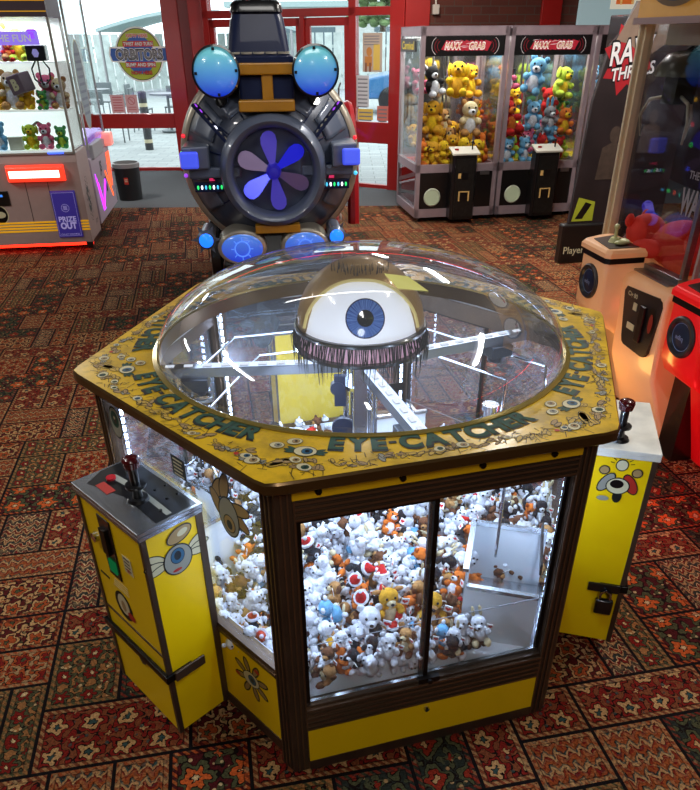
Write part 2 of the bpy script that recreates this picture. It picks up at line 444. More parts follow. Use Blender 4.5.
# ceiling lamps and red tubes: only their light and mirror images reach the picture
def area(name, loc, rot, sx, sy, e, col=(1, 1, 1), spread=180):
    L = bpy.data.lights.new(name, 'AREA'); L.shape = 'RECTANGLE'; L.size = sx; L.size_y = sy; L.energy = e; L.color = col; L.spread = R(spread)
    o = bpy.data.objects.new(name, L); COL.objects.link(o); o.location = loc; o.rotation_euler = [R(a) for a in rot]; return o
def point(name, loc, e, col, r=.05):
    L = bpy.data.lights.new(name, 'POINT'); L.energy = e; L.color = col; L.shadow_soft_size = r
    o = bpy.data.objects.new(name, L); COL.objects.link(o); o.location = loc; return o
mTube = glow('lamp_white', 'f4f8ff', 9.)
mRedTube = glow('lamp_red', 'ff1a22', 5.)
lamps = [(-4.6, 4.6), (1.2, 5.6), (-2.2, 1.6), (1.8, 2.2), (-3.8, 8.6), (.5, 8.2), (3.2, 5.0), (0.2, -1.2)]
for i, (x, y) in enumerate(lamps):
    t = thing('ceiling_lamp', 'long white fluorescent ceiling batten', 'lamp', (x, y, H-.09), 8, 'ceiling battens')
    g = G(); g.box(-.06, .06, -.6, .6, .05, .09); g.build('housing', mat('lamp_housing', 'd8d8d8', .5), t, smooth=False)
    g = G(); g.cyl((0, -.58, .03), (0, .58, .03), .02, n=10); g.build('tube', mTube, t)
    area('lamp_light', (x, y, H-.13), (0, 0, 8), .1, 1.2, 72 if y > 4 else 40, (1, .95, .88))
g = G(); g.tube([(-3, 9.0, 2.95), (3, 9.3, 2.95)], .02, 6); tag(g.build('neon_tube', mRedTube), 'red neon tube running across under the ceiling', 'neon light')
g = G(); g.tube([(4.55, 6.5, 2.6), (4.55, -1, 2.6)], .02, 6); o = g.build('neon_tube', mRedTube); tag(o, 'red neon tube running along the right wall', 'neon light'); gg = G()
for y in (-1, 2.75, 6.5): gg.box(4.545, 4.60, y-.02, y+.02, 2.57, 2.63)
gg.build('wall_clip', mBrick, o)

# ------------------------------------------------------------------ outdoors
g = G(); g.add([(-40, 9, -.02), (40, 9, -.02), (40, 70, -.02), (-40, 70, -.02)], [(0, 1, 2, 3)])
def paver():
    m, n, l, b = nt('pavers')
    tc = n.new('ShaderNodeTexCoord'); br = n.new('ShaderNodeTexBrick'); br.inputs['Scale'].default_value = 1; br.inputs['Brick Width'].default_value = .4; br.inputs['Row Height'].default_value = .2
    br.inputs['Mortar Size'].default_value = .008
    br.inputs['Color1'].default_value = hx('a9b0ae'); br.inputs['Color2'].default_value = hx('989f9d'); br.inputs['Mortar'].default_value = hx('7f8583')
    l.new(tc.outputs['Object'], br.inputs['Vector']); l.new(br.outputs['Color'], b.inputs['Base Color']); b.inputs['Roughness'].default_value = .8
    return m
struct(g.build('ground_outside', paver(), smooth=False))
mFence = mat('fence_paint', 'c6d2ce', .7, noise=.3, nscale=4)
g = G()
for i in range(150):
    x = -26 + i*.34; g.box(x, x+.28, 31, 31.05, 0, 1.9)
g.box(-26, 25, 31.05, 31.1, .4, .5); g.box(-26, 25, 31.05, 31.1, 1.4, 1.5)
tag(g.build('slat_fence', mFence, smooth=False), 'pale green slatted fence across the far side of the forecourt', 'fence')
mBld = mat('pale_render', 'c8cdca', .8, noise=.1); mRoof = mat('pale_roof', '9fb4b4', .6)
t = thing('marquee', 'low pale marquee with a curved roof beyond the doors', 'marquee', (-5.2, 30, 0))
g = G()
g.loft([[(-3.4 + 6.8*k/12, y, 2.05 + .55*math.sin(PI*k/12)) for k in range(13)] + [(-3.4 + 6.8*k/12, y, 1.95 + .55*math.sin(PI*k/12)) for k in range(12, -1, -1)] for y in (-2, 2)])
g.build('roof', mRoof, t)
for x in (-3.3, 3.3):
    for y in (-1.9, 1.9): g = G(); g.cyl((x, y, 0), (x, y, 2.05), .05, n=8); g.build('post', mSteel, t)
t = thing('shop_building', 'long pale building across the car park', 'building', (8, 44, 0))
g = G(); g.box(-14, 22, 0, 6, 0, 3.1); g.build('wall', mBld, t, smooth=False)
g = G(); g.box(-14.4, 22.4, -.6, 6.4, 3.1, 3.35); g.build('roof', mRoof, t, smooth=False)
for k in range(6):
    g = G(); g.box(-12+5.5*k, -8.6+5.5*k, -.03, 0, .8, 2.2); g.build('window', mat('dark_window', '5e7078', .3), t, smooth=False)
t = thing('parked_car', 'blue parked car seen through the right window posters', 'car', (2.5, 21.5, 0), 0)
g = G(); mCar = mat('car_blue', '2f6c9c', .3, coat=.5)
prof = [(-2.1, .35), (-2.1, .8), (-1.3, .95), (-.7, 1.42), (.9, 1.42), (1.5, .98), (2.1, .85), (2.1, .35)]
g.loft([[(x, y, z) for x, z in prof] for y in (-.85, .85)]); g.build('body', mCar, t, smooth=False, bevel=.05)
g = G(); g.box(-.62, .8, -.88, -.86, 1.0, 1.34); g.build('side_window', mat('dark_window', '5e7078', .3), t, smooth=False)
for x in (-1.35, 1.35):
    g = G(); g.cyl((x, -.9, .32), (x, -.7, .32), .32, n=20); g.build('wheel', mat('tyre', '16181a', .8), t)
mMetal = mat('grey_tube', '6d7577', .4, .6)
def cafe_chair(name='cafe_chair'):
    t = thing(name, 'x', 'chair')
    g = G(); g.box(-.2, .2, -.2, .2, .43, .46); g.build('seat', mMetal, t, bevel=.01)
    g = G(); g.box(-.2, .2, .18, .21, .6, .85); g.build('backrest', mMetal, t, bevel=.01)
    for x in (-.18, .18):
        for y in (-.18, .18): g = G(); g.cyl((x, y, 0), (x, y, .43 if y < 0 else .85), .014, n=6); g.build('leg', mMetal, t)
    return t
def cafe_table():
    t = thing('cafe_table', 'x', 'table')
    g = G(); g.cyl((0, 0, .72), (0, 0, .75), .38, n=24); g.build('tabletop', mMetal, t)
    g = G(); g.cyl((0, 0, 0), (0, 0, .72), .03, n=8); g.cyl((0, 0, 0), (0, 0, .03), .22, n=16); g.build('pedestal', mMetal, t)
    return t
tp = cafe_table(); cpz = cafe_chair()
tabs = [(-5.2, 15.2, 'left'), (-3.9, 17.0, 'middle'), (-6.0, 18.6, 'rear')]
first = True; firstc = True
for (x, y, nm) in tabs:
    t = tp if first else copytree(tp); first = False; t.location = (x, y, 0); t.rotation_euler.z = 0
    t['label'] = {'left': 'nearest grey metal outdoor table beyond the round window sign', 'middle': 'grey metal outdoor table beside the dark bollards outside', 'rear': 'farthest grey metal outdoor table outside the left window'}[nm]
    for k, (dx, dy, rz) in enumerate(((-.6, 0, 90), (.6, .05, -90), (0, .62, 0))):
        c = cpz if firstc else copytree(cpz); firstc = False
        c.location = (x+dx, y+dy, 0); c.rotation_euler.z = R(rz)
        c['label'] = 'grey metal outdoor chair at a table outside the left window'; c['group'] = 'outdoor chairs beyond the left window'
for k, (x, y) in enumerate(((-3.72, 14.2), (-3.02, 14.4))):
    g = G(); g.cyl((0, 0, 0), (0, 0, .95), .075, n=14); g.ell((0, 0, .95), (.075, .075, .03)); g.cyl((0, 0, .12), (0, 0, .18), .077, n=14, m=1); g.cyl((0, 0, .72), (0, 0, .78), .077, n=14, m=1)
    o = g.build('bollard', [mat('bollard_dark', '353a3c', .6), mat('bollard_band', 'c9c2a0', .5)]); o.location = (x, y, -.02)
    tag(o, ['dark bollard with pale bands, left one outside the window', 'dark bollard with pale bands, right one outside by the red pillar'][k], 'bollard')
# tree behind
t = thing('tree', 'leafy green tree top beyond the right window', 'tree', (1.6, 36, 0))
g = G(); g.cyl((0, 0, 0), (0, 0, 3), .18, .1, n=8); g.build('trunk', mat('bark', '5a4a3a', .9), t)
g = G(); rr = random.Random(5)
for i in range(260):
    a = rr.uniform(0, 2*PI); q = rr.random()**.5*1.5; z = 3.3 + rr.uniform(-1.1, 1.3)
    g.ell((q*math.cos(a), q*math.sin(a), z), (.2, .2, .12), n=6, k=4)
g.build('crown', mat('leaf', '6f8a58', .8, noise=.4, nscale=3), t)
W = bpy.data.worlds.new('sky'); SC.world = W; W.use_nodes = True
W.node_tree.nodes['Background'].inputs[0].default_value = (.86, .94, 1, 1); W.node_tree.nodes['Background'].inputs[1].default_value = 3.0
SC.view_settings.view_transform = 'Standard'; SC.view_settings.look = 'None'; SC.view_settings.exposure = 0
SC.cycles.transparent_max_bounces = 24; SC.cycles.max_bounces = 8; SC.cycles.use_denoising = True
SC.cycles.caustics_reflective = False; SC.cycles.caustics_refractive = False; SC.cycles.sample_clamp_indirect = 4
# ------------------------------------------------------------------ the hexagonal claw machine
CX, CY = .034, 1.946
A0 = -104.7
def vtx(k, r): a = R(A0 + 60*k); return Vector((r*math.cos(a), r*math.sin(a)))
eye = thing('hexagonal_claw_machine', 'big yellow hexagonal claw machine with clear dome and giant eyeball in the middle', 'claw machine', (CX, CY, 0))
def wood_yellow(name, base, dark):
    m, n, l, b = nt(name)
    tc = n.new('ShaderNodeTexCoord'); a = n.new('ShaderNodeTexNoise'); a.inputs['Scale'].default_value = 9; a.inputs['Detail'].default_value = 8; a.inputs['Roughness'].default_value = .65
    l.new(tc.outputs['Object'], a.inputs['Vector'])
    r = n.new('ShaderNodeValToRGB'); e = r.color_ramp.elements
    e[0].position = .36; e[0].color = hx(dark); e[1].position = .56; e[1].color = hx(base)
    l.new(a.outputs['Fac'], r.inputs['Fac']); l.new(r.outputs['Color'], b.inputs['Base Color'])
    b.inputs['Roughness'].default_value = .28; b.inputs['Coat Weight'].default_value = .5; b.inputs['Coat Roughness'].default_value = .15
    return m
mTop = wood_yellow('yellow_artwork_board', 'dcb424', 'a88a24')
mYel = mat('yellow_panel', 'f0c800', .4, noise=.08, nscale=5, coat=.15)
mYelD = mat('yellow_strip', 'f4c010', .35, noise=.1, nscale=8)
mBrz = mat('bronze_frame', '5a493c', .36, .6, noise=.3, nscale=12)
mBrzD = mat('bronze_dark', '1c1511', .4, .6)
mBrzL = mat('bronze_edge', '7a6450', .3, .8)
mChr = mat('chrome', 'c8ccd4', .15, 1.)
mBlk = mat('black_plastic', '0c0c0e', .3, coat=.4)
mWht = mat('white_laminate', 'dfe6ee', .5)
mSt = mat('stainless_sheet', 'b8bcc2', .25, .9, noise=.12, nscale=25, stretch=(1, 9, 1))
mGl = glass('cabinet_glass', (.97, .985, 1, 1), .025, .3, .02, .03, (.75, .85, 1, 1))  # faint blue haze mixed in to imitate LED light caught on the panes
mDome = glass('dome_acrylic', (.975, .98, .985, 1), .05, .66, .015, .075, (.8, .88, 1, 1))  # bluish haze put into the acrylic for the LED glow reflected in it
mLed = glow('led_white_blue', 'bcd4ff', 22)
RT, RB, RD = .816, .772, .59
AP = RB*math.cos(R(30))
def hexr(a, Rr):
    q = ((math.degrees(a) - A0) % 60) - 30
    return Rr*math.cos(R(30))/math.cos(R(q))
# top board with round opening
N = 180; g = G()
ang = [R(A0) + 2*PI*i/N for i in range(N)]
def outer(a, rr):
    r = hexr(a, rr); return min(r, rr - .006)
for (z, m) in ((1.0, 0),):
    v = [(outer(a, RT)*math.cos(a), outer(a, RT)*math.sin(a), z) for a in ang] + [(RD*math.cos(a), RD*math.sin(a), z) for a in ang]
    g.add(v, [(i, (i+1) % N, N+(i+1) % N, N+i) for i in range(N)], 0)
g.build('top_board', mTop, eye, smooth=False)
g = G()
prof = [(0, .999), (.004, .994), (.004, .972), (-.004, .966), (-.1, .966)]
for j in range(len(prof)-1):
    v = [((outer(a, RT)+d)*math.cos(a), (outer(a, RT)+d)*math.sin(a), z) for d, z in (prof[j], prof[j+1]) for a in ang]
    g.add(v, [(i, (i+1) % N, N+(i+1) % N, N+i) for i in range(N)], 0)
g.lathe([(RD, 1.0), (RD, .955)], 120)
g.build('board_edge_trim', mat('board_edge', '5a4324', .3, .6), eye)
# dome
g = G(); hd = .248; g.lathe([(RD*math.cos(PI/2*i/26), 1.0 + hd*math.sin(PI/2*i/26)) for i in range(26)] + [(.0005, 1.0+hd)], 120)
dome = g.build('dome', mDome, eye, angle=180)
g = G(); g.lathe([(RD+.012, 1.0), (RD+.012, 1.004), (RD, 1.007), (RD-.006, 1.004)], 120); g.build('rim', mat('dome_rim', '9c8a4a', .2, .5), dome)
# body posts
mLedFrame = mBrz
for k in range(6):
    v = vtx(k, RB); g = G()
    d = v.normalized(); t = Vector((-d.y, d.x))
    # each arm runs from the corner along its face
    for sgn in (-1, 1):
        f = vtx(k+sgn, RB) - v; f.normalize(); nn = Vector((f.y, -f.x)) * (1 if sgn > 0 else -1)
        inn = -nn
        p0 = v; p1 = v + f*.046
        q1 = p1 + inn*.03; q0 = v + f*.0 - d*.034
        g.prism([tuple(p0), tuple(p1), tuple(q1), tuple(q0)], 0.0, .966)
        for s_ in (.012, .026, .040):
            a = v + f*s_ + nn*.0005; g.prism([tuple(a), tuple(a+f*.004), tuple(a+f*.004+nn*.004), tuple(a+nn*.004)], 0.01, .964, 1)
    g.build('corner_post', [mBrz, mBrzL], eye, smooth=False)
def eye_art(g, cx, cy, s, iris=2, lid=4, M=None, rot=0, wing=None, z=0):
    """small cartoon-like eyeball print: 0 outline, 1 white, 2 iris, 3 pupil, 4 tan"""
    if wing:
        for sx in (-1, 1):
            for k, (dx, dy, a) in enumerate(((1.25, .35, .5), (1.45, .05, .2), (1.3, -.25, -.1))):
                g.disc((cx+sx*dx*s, cy+dy*s), s*.55, s*.2, z+.0002*k, 0, 14, M, sx*a); g.disc((cx+sx*dx*s, cy+dy*s), s*.47, s*.14, z+.0002*k+.0001, wing, 14, M, sx*a)
    g.disc((cx, cy), s*1.08, s*.86, z+.0008, 0, 22, M, rot); g.disc((cx, cy), s, s*.78, z+.001, 1, 22, M, rot)
    g.disc((cx+s*.15*math.cos(rot), cy+s*.15*math.sin(rot)), s*.52, s*.52, z+.0012, 0, 18, M); g.disc((cx+s*.15*math.cos(rot), cy+s*.15*math.sin(rot)), s*.46, s*.46, z+.0014, iris, 18, M)
    g.disc((cx+s*.18*math.cos(rot), cy+s*.18*math.sin(rot)), s*.22, s*.22, z+.0016, 3, 12, M)
mInk = mat('print_ink', '10140f', .5); mPW = mat('print_white', 'c4bd9a', .45); mPB = mat('print_iris', '2a5a78', .4); mPP = mat('print_pupil', '050608', .3)
mPT = mat('print_tan', '9a7f52', .5); mPG = mat('print_green', '1c4638', .6); mPR = mat('print_red', 'a8281c', .5); mPGy = mat('print_grey', '8c8c80', .5)
ARTM = [mInk, mPW, mPB, mPP, mPT, mPG, mPR, mPGy, mat('print_pale_yellow', 'b8983a', .45)]
# lettering and artwork round the board
def arcM(a, r, z):  # at angle a: local Y towards the centre, X to the right seen from outside
    c, s = math.cos(a), math.sin(a)
    return Matrix(((-s, -c, 0, r*c), (c, -s, 0, r*s), (0, 0, 1, z), (0, 0, 0, 1)))
word = 'EYE-CATCHER'
wd = []
for ch in word:
    v, f, w = glyphs(ch, .035); wd.append((max([p[0] for p in v]) - min([p[0] for p in v])) if ch != '-' else .3)
tot = sum(wd) + .09*(len(word)-1); capH = .052; k = capH/.69
span = R(45); rr_ = .652
for side in range(6):
    g = G(); mid = R(A0 + 30 + 60*side); used = 0
    for ch, w in zip(word, wd):
        a = mid - span/2 + span*(used + w/2)/tot
        M = arcM(a, rr_, 1.0012)
        wid = span*w/tot*(rr_+.02)*1.0
        hgt = capH*1.0
        if ch == '-': g.box(-wid*.4, wid*.4, hgt*.4, hgt*.6, .0004, .0006, 0, M)
        else:
            text(g, ch, 0.001, hgt/2-.0025, hgt*1.1, M, 0, .07, wid*1.06, z=.0002)
            text(g, ch, 0, hgt/2, hgt, M, 1, .035, wid, z=.0006)
        used += w + .09
    g.build('lettering', [mInk, mPG], eye, smooth=False)
rnd = random.Random(11)
for side in range(6):
    g = G(); mid = A0 + 30 + 60*side
    ap = RT*math.cos(R(30))
    def put(da, r, s, **kw):
        M = arcM(R(mid+da), r, 1.0008); eye_art(g, 0, 0, s, M=M, **kw)
    # pairs of eyes between two words
    put(30.5, .635, .017, rot=.3, iris=4); put(27.6, .66, .016, rot=.1, iris=7)
    put(-26.5, .672, .025, wing=5, rot=.0)
    # row of muted doodles along the outer edge of each side
    for j in range(26):
        tt = -.36 + .72*j/25 + rnd.uniform(-.012, .012); dist = ap - .022 - rnd.uniform(0, .022)
        if abs(tt) > .27: dist -= rnd.uniform(0, .05)
        a = math.atan2(tt, dist); r = math.hypot(tt, dist)
        M = arcM(R(mid)+a, r, 1.0006) @ Matrix.Rotation(rnd.uniform(-.6, .6), 4, 'Z')
        kq = rnd.random(); s = rnd.uniform(.009, .015)
        if kq < .22: eye_art(g, 0, 0, s, M=M, iris=rnd.choice((2, 5, 4)), wing=rnd.choice((None, 4, 7)))
        else:
            c = rnd.choice((4, 4, 7, 8, 8, 8, 4))
            for q in range(rnd.randint(2, 4)):
                x, y, ra = rnd.uniform(-.018, .018), rnd.uniform(-.008, .008), rnd.uniform(-1, 1)
                g.disc((x, y), s*1.1, s*.5, .0002+q*.0001, 0, 12, M, ra); g.disc((x, y), s*.95, s*.36, .00026+q*.0001, c, 12, M, ra)
    for sgn in (-1, 1):   # larger figures towards the corner
        M = arcM(R(mid+sgn*25.5), .735, 1.0006)
        eye_art(g, 0, .0, .017, M=M, iris=4 if sgn > 0 else 5, wing=7 if sgn > 0 else 4, rot=.4*sgn)
        g.disc((.055*sgn, .01), .03, .012, .0003, 0, 14, M, .8); g.disc((.055*sgn, .01), .027, .0095, .0004, 8, 14, M, .8)
        if sgn > 0: g.disc((-.045, .015), .006, .006, .001, 6, 10, M)
    for j in range(110):   # fine ink strokes
        tt = rnd.uniform(-.36, .36); dist = ap - rnd.uniform(.008, .06); a = math.atan2(tt, dist); r = math.hypot(tt, dist)
        M = arcM(R(mid)+a, r, 1.0011) @ Matrix.Rotation(rnd.uniform(0, PI), 4, 'Z'); w = rnd.uniform(.004, .016)
        g.box(-w, w, -.0007, .0007, 0, .0001, 0, M)
    g.build('printed_artwork', ARTM, eye, smooth=False)

# faces: k=0 front (door), 1 right (box), 2, 3, 4, 5 left (box)
HALF = .36
def bolt(g, x, y, z=.004, m=0): g.cyl((x, y, 0), (x, y, z+.003), .0085, .007, 12, m)
for k in range(6):
    deg = A0 + 30 + 60*k; n = Vector((math.cos(R(deg)), math.sin(R(deg))))
    M = FM(tuple(n*AP), deg); S = .342
    door = k % 2 == 0
    if door:
        g = G(M); g.box(-S, S, .865, .966, -.03, 0, 0)
        for yy in (.872, .886, .900, .914): g.box(-S, S, yy, yy+.006, 0, .006, 1)
        g.build('upper_rail', [mBrz, mBrzL], eye, smooth=False)
        g = G(M); g.box(-S-.006, S+.006, .925, .962, -.002, .005); s_ = g.build('yellow_header_strip', mYelD, eye, smooth=False, bevel=.002)
        for x in (-.29, -.1, .09, .27): g = G(M @ Matrix.Translation((0, 0, .005))); bolt(g, x, .943); g.build('bolt', mBrzD, s_)
        g = G(M); g.box(-S, S, .165, .262, -.03, 0, 0)
        for yy in (.172, .19, .208, .228, .246): g.box(-S, S, yy, yy+.007, 0, .007, 1)
        g.build('lower_rail', [mBrz, mBrzL], eye, smooth=False)
        g = G(M); g.box(-S, S, .0, .036, -.03, .004); g.build('base_rail', mBrz, eye, smooth=False)
        g = G(M); g.box(-S, S, .034, .167, -.02, .002); s_ = g.build('lower_yellow_panel', mYel, eye, smooth=False)
        g = G(M @ Matrix.Translation((0, 0, .002))); bolt(g, .0, .145, .005); g.build('lock_bolt', mChr, s_)
        # two sliding panes, each in a slim frame
        for (a, b, dz) in ((-S, -.002, -.008), (-.022, S, -.018)):
            g = G(M); g.box(a+.008, b-.008, .27, .858, dz-.003, dz); p = g.build('sliding_pane', mGl, eye, smooth=False)
            g = G(M)
            g.box(a, a+.012, .262, .866, dz-.006, dz+.003); g.box(b-.012, b, .262, .866, dz-.006, dz+.003)
            g.box(a, b, .262, .273, dz-.006, dz+.003, 1); g.box(a, b, .857, .866, dz-.006, dz+.003); g.build('pane_frame', [mBrzD, mSt], p, smooth=False)
        g = G(M); g.box(-S, S, .452, .4535, -.03, -.028); g.build('glass_seam', mat('seam', '6c7078', .4), eye, smooth=False)
        g = G(M); g.box(-.03, .03, .258, .275, -.004, .008); g.cyl((0, .266, .008), (0, .266, .016), .007, n=10); g.build('pane_lock', mBrzD, eye, smooth=False)
    else:
        g = G(M); g.box(-S, S, .93, .966, -.03, 0, 0); g.box(-S, S, .935, .941, 0, .005, 1); g.box(-S, S, .95, .956, 0, .005, 1)
        g.build('upper_rail', [mBrz, mBrzL], eye, smooth=False)
        g = G(M); g.box(-S, S, .35, .385, -.03, .004, 0); g.box(-S, S, .362, .368, .004, .008, 1); g.build('lower_rail', [mBrz, mBrzL], eye, smooth=False)
        g = G(M); g.box(-S, S, .06, .1, -.03, .004); g.build('base_rail', mBrz, eye, smooth=False)
        g = G(M); g.box(-S, S, .098, .352, -.02, .001); s_ = g.build('lower_yellow_panel', mYel, eye, smooth=False)
        g = G(M @ Matrix.Translation((.225, .255, .0015)))   # printed eyeball with tool arms
        for a in range(8):
            c, s = math.cos(a*PI/4+.3), math.sin(a*PI/4+.3); g.disc((.05*c, .05*s), .028, .013, 0, 0, 12, None, a*PI/4+.3); g.disc((.05*c, .05*s), .022, .008, .0002, 4, 12, None, a*PI/4+.3)
        eye_art(g, 0, 0, .034, rot=.2); g.disc((.03, .052), .012, .008, .001, 6, 10); g.disc((-.062, -.02), .012, .008, .001, 6, 10)
        g.build('printed_emblem', ARTM, s_, smooth=False)
        g = G(M); g.box(-S, S, .388, .928, -.012, -.008); p = g.build('side_pane', mGl, eye, smooth=False)
        g = G(M @ Matrix.Translation((.20, .80, -.007)) @ Matrix.Scale(.78, 4))   # big eyeball sticker on the glass
        for q, (dx, dy, rr) in enumerate(((-.045, .075, 1.0), (-.01, .095, 1.3), (.05, -.0, -.5), (.055, .04, .2), (-.055, .02, 2.1))):
            g.disc((dx, dy), .055, .025, .0001*q, 0, 18, None, rr); g.disc((dx, dy), .05, .02, .0001*q+.00006, 4, 18, None, rr)
        g.disc((0, -.01), .052, .075, .001, 0, 28); g.disc((0, -.01), .047, .069, .0012, 7, 28); g.disc((.0, -.035), .03, .034, .0014, 0, 24); g.disc((0, -.035), .026, .030, .0016, 4, 24); g.disc((0, -.038), .014, .018, .0018, 3, 16)
        g.build('eyeball_sticker', ARTM, p, smooth=False)
        g = G(M @ Matrix.Translation((-.345+.04, .86, -.007))); g.disc((0, 0), .034, .05, 0, 0, 24); g.disc((0, 0), .03, .045, .0003, 7, 24); g.disc((0, .01), .02, .026, .0006, 5, 24); g.disc((0, .01), .011, .014, .0009, 3, 16); g.disc((0, .015), .004, .005, .0012, 1, 10)
        g.build('eyeball_sticker', ARTM, p, smooth=False)
        g = G(M @ Matrix.Translation((-.0, .845, -.007))); g.box(-.03, .03, -.03, .03, 0, .0006, 0)
        for q in range(5): g.box(-.022, .02-.005*(q % 2), .018-.011*q, .022-.011*q, .0006, .0009, 1)
        g.build('notice_sticker', ARTM, p, smooth=False)
# interior
g = G(); g.prism([tuple(vtx(k, RB-.045)) for k in range(6)], .03, .25); g.build('prize_floor', mWht, eye, smooth=False)
for k in range(6):
    deg = A0 + 30 + 60*k; n = Vector((math.cos(R(deg)), math.sin(R(deg)))); M = FM(tuple(n*AP), deg)
    if k % 2:
        g = G(M); g.box(-.33, .33, .25, .38, -.035, -.028); g.build('inner_lining', mWht, eye, smooth=False)
    v = vtx(k, RB-.06)
    g = G()
    for h in range(24): g.cbox((v.x, v.y, .3 + h*.0265), (.008, .008, .016))
    v2 = vtx(k, RB-.052); g.cbox((v2.x, v2.y, .61), (.014, .014, .66), 1)
    g.build('led_strip', [mLed, mSt], eye, smooth=False)
    a0, a1 = vtx(k, .64), vtx(k+1, .64)
    g = G(); g.cyl((a0.x, a0.y, .83), (a1.x, a1.y, .83), .005, n=8); g.build('chrome_rail', mChr, eye)
    a0, a1 = vtx(k, .50), vtx(k+1, .50)
    g = G(); g.cyl((a0.x, a0.y, .80), (a1.x, a1.y, .80), .004, n=8); g.build('chrome_rail', mChr, eye)
    a0, a1 = vtx(k, .70), vtx(k+1, .70); m0 = (a0+a1)/2
    g = G(); g.beam((a0.x, a0.y, .955), (a1.x, a1.y, .955), .03, .012); g.build('header_bracket', mWht, eye, smooth=False)
# chutes beside each player position
for k in (1, 3, 5):
    deg = A0 + 30 + 60*k; n = Vector((math.cos(R(deg)), math.sin(R(deg)))); M = FM(tuple(n*0), deg)
    g = G(M); mP = mWht
    x0, x1, z0, z1 = -.385, -.16, .40, .612
    g.box(x0, x1, .25, .5, z0-.004, z0, 0); g.box(x1, x1+.004, .25, .5, z0, z1, 0); g.box(x0, x0+.004, .25, .44, z0, .6, 0)
    c = g.build('prize_chute', mP, eye, smooth=False)
    g = G(M); g.box(x0-.004, x1+.008, .5, .512, z0-.012, z0+.004); g.box(x1-.004, x1+.01, .5, .512, z0, z1); g.box(x0-.006, x0+.008, .44, .452, z0, .6)
    g.build('chute_edge', mSt, c, smooth=False)
    g = G(M); g.add([(x0, .44, z0), (x0, .44, z1-.01), (x1, .3, z1), (x1, .3, z0)], [(0, 1, 2, 3)]); g.build('chute_slide', mSt, c, smooth=False)
    g = G(M); g.box(x1-.01, x0+.0, .53, .56, z1-.05, z1-.045) if False else g.box(x0+.02, x1, .51, .545, z1-.02, z1-.014); g.build('chute_lip', mBrzD, c, smooth=False)
# centre mast
g = G()
for dx, dy in ((-.045, 0), (.045, 0), (0, .045), (-.018, -.04), (.03, -.035)): g.cyl((dx, dy, .25), (dx, dy, .99), .009, n=10)
for z in (.45, .65, .85, .93): g.cyl((0, 0, z), (0, 0, z+.012), .06, n=20, m=0)
g.box(-.02, .02, -.06, -.05, .3, .95, 0)
mast = g.build('centre_mast', mChr, eye)
g = G(); g.cyl((-.055, -.03, .72), (-.055, -.045, .72), .035, n=20); g.cyl((-.07, -.03, .86), (-.07, -.055, .86), .022, n=16); g.box(-.08, -.045, -.05, -.03, .8, .9)
g.build('drive_wheel', mat('dark_drive', '151d33', .3, .3), mast)
g = G(); rr = random.Random(2)
for q in range(6):
    a = rr.uniform(0, 6); pts = [(.05*math.cos(a+.6*math.sin(j*.6)), .05*math.sin(a+.6*math.sin(j*.6)), .92-.05*j) for j in range(11)]
    g.tube(pts, .0028, 5)
g.build('cable', mat('cable_grey', '40444c', .5), mast)
# eyeball on top
ZC, RE = 1.052, .177
view = Vector((.012, -1.946, 1.763-ZC-.04)).normalized()
def eyemat():
    m, n, l, b = nt('iris_print')
    tc = n.new('ShaderNodeTexCoord'); sx = n.new('ShaderNodeSeparateXYZ'); l.new(tc.outputs['Object'], sx.inputs[0])
    at = n.new('ShaderNodeMath'); at.operation = 'ARCTAN2'; l.new(sx.outputs[0], at.inputs[0]); l.new(sx.outputs[2], at.inputs[1])
    cb = n.new('ShaderNodeCombineXYZ'); l.new(at.outputs[0], cb.inputs[0])
    no = n.new('ShaderNodeTexNoise'); no.inputs['Scale'].default_value = 14; no.inputs['Detail'].default_value = 3; l.new(cb.outputs[0], no.inputs['Vector'])
    r = n.new('ShaderNodeValToRGB'); r.color_ramp.elements[0].position = .35; r.color_ramp.elements[0].color = hx('12307e'); r.color_ramp.elements[1].position = .7; r.color_ramp.elements[1].color = hx('6f9be6')
    l.new(no.outputs['Fac'], r.inputs['Fac']); l.new(r.outputs['Color'], b.inputs['Base Color']); b.inputs['Roughness'].default_value = .15; b.inputs['Coat Weight'].default_value = 1
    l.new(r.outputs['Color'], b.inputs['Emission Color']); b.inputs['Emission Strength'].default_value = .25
    return m
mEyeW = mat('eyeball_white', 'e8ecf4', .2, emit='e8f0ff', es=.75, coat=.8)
g = G(); g.lathe([(RE*math.cos(PI/2*i/20), ZC+RE*math.sin(PI/2*i/20)) for i in range(20)] + [(.0005, ZC+RE)], 64); g.lathe([(RE, ZC), (RE*.97, ZC-.03), (0.001, ZC-.03)], 64)
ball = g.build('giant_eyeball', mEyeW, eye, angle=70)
# iris: caps of slightly larger spheres facing the player side
vq = Vector((.055, -.86, .36)).normalized(); MI = Matrix.Translation((0, 0, ZC)) @ rot_to(vq)
def cap(rad, r0, r1, m, n=48):
    g = G(MI); pr = []
    for i in range(9):
        a = r0 + (r1-r0)*i/8; pr.append((max(rad*math.sin(a), .0004), rad*math.cos(a)))
    g.lathe(pr, n); return g
o = cap(RE+.0015, 0, R(17.5), 0).build('iris_rim', mat('iris_rim', '0d1844', .3), ball)
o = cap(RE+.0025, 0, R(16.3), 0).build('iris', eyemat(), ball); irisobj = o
o = cap(RE+.0035, 0, R(7.2), 0).build('pupil', mat('pupil', '05060c', .08, coat=1), ball)
g = G(MI); g.ell((-.012, .012, RE+.004), (.004, .004, .001)); g.build('glint', glow('glint', 'ffffff', 2), ball)
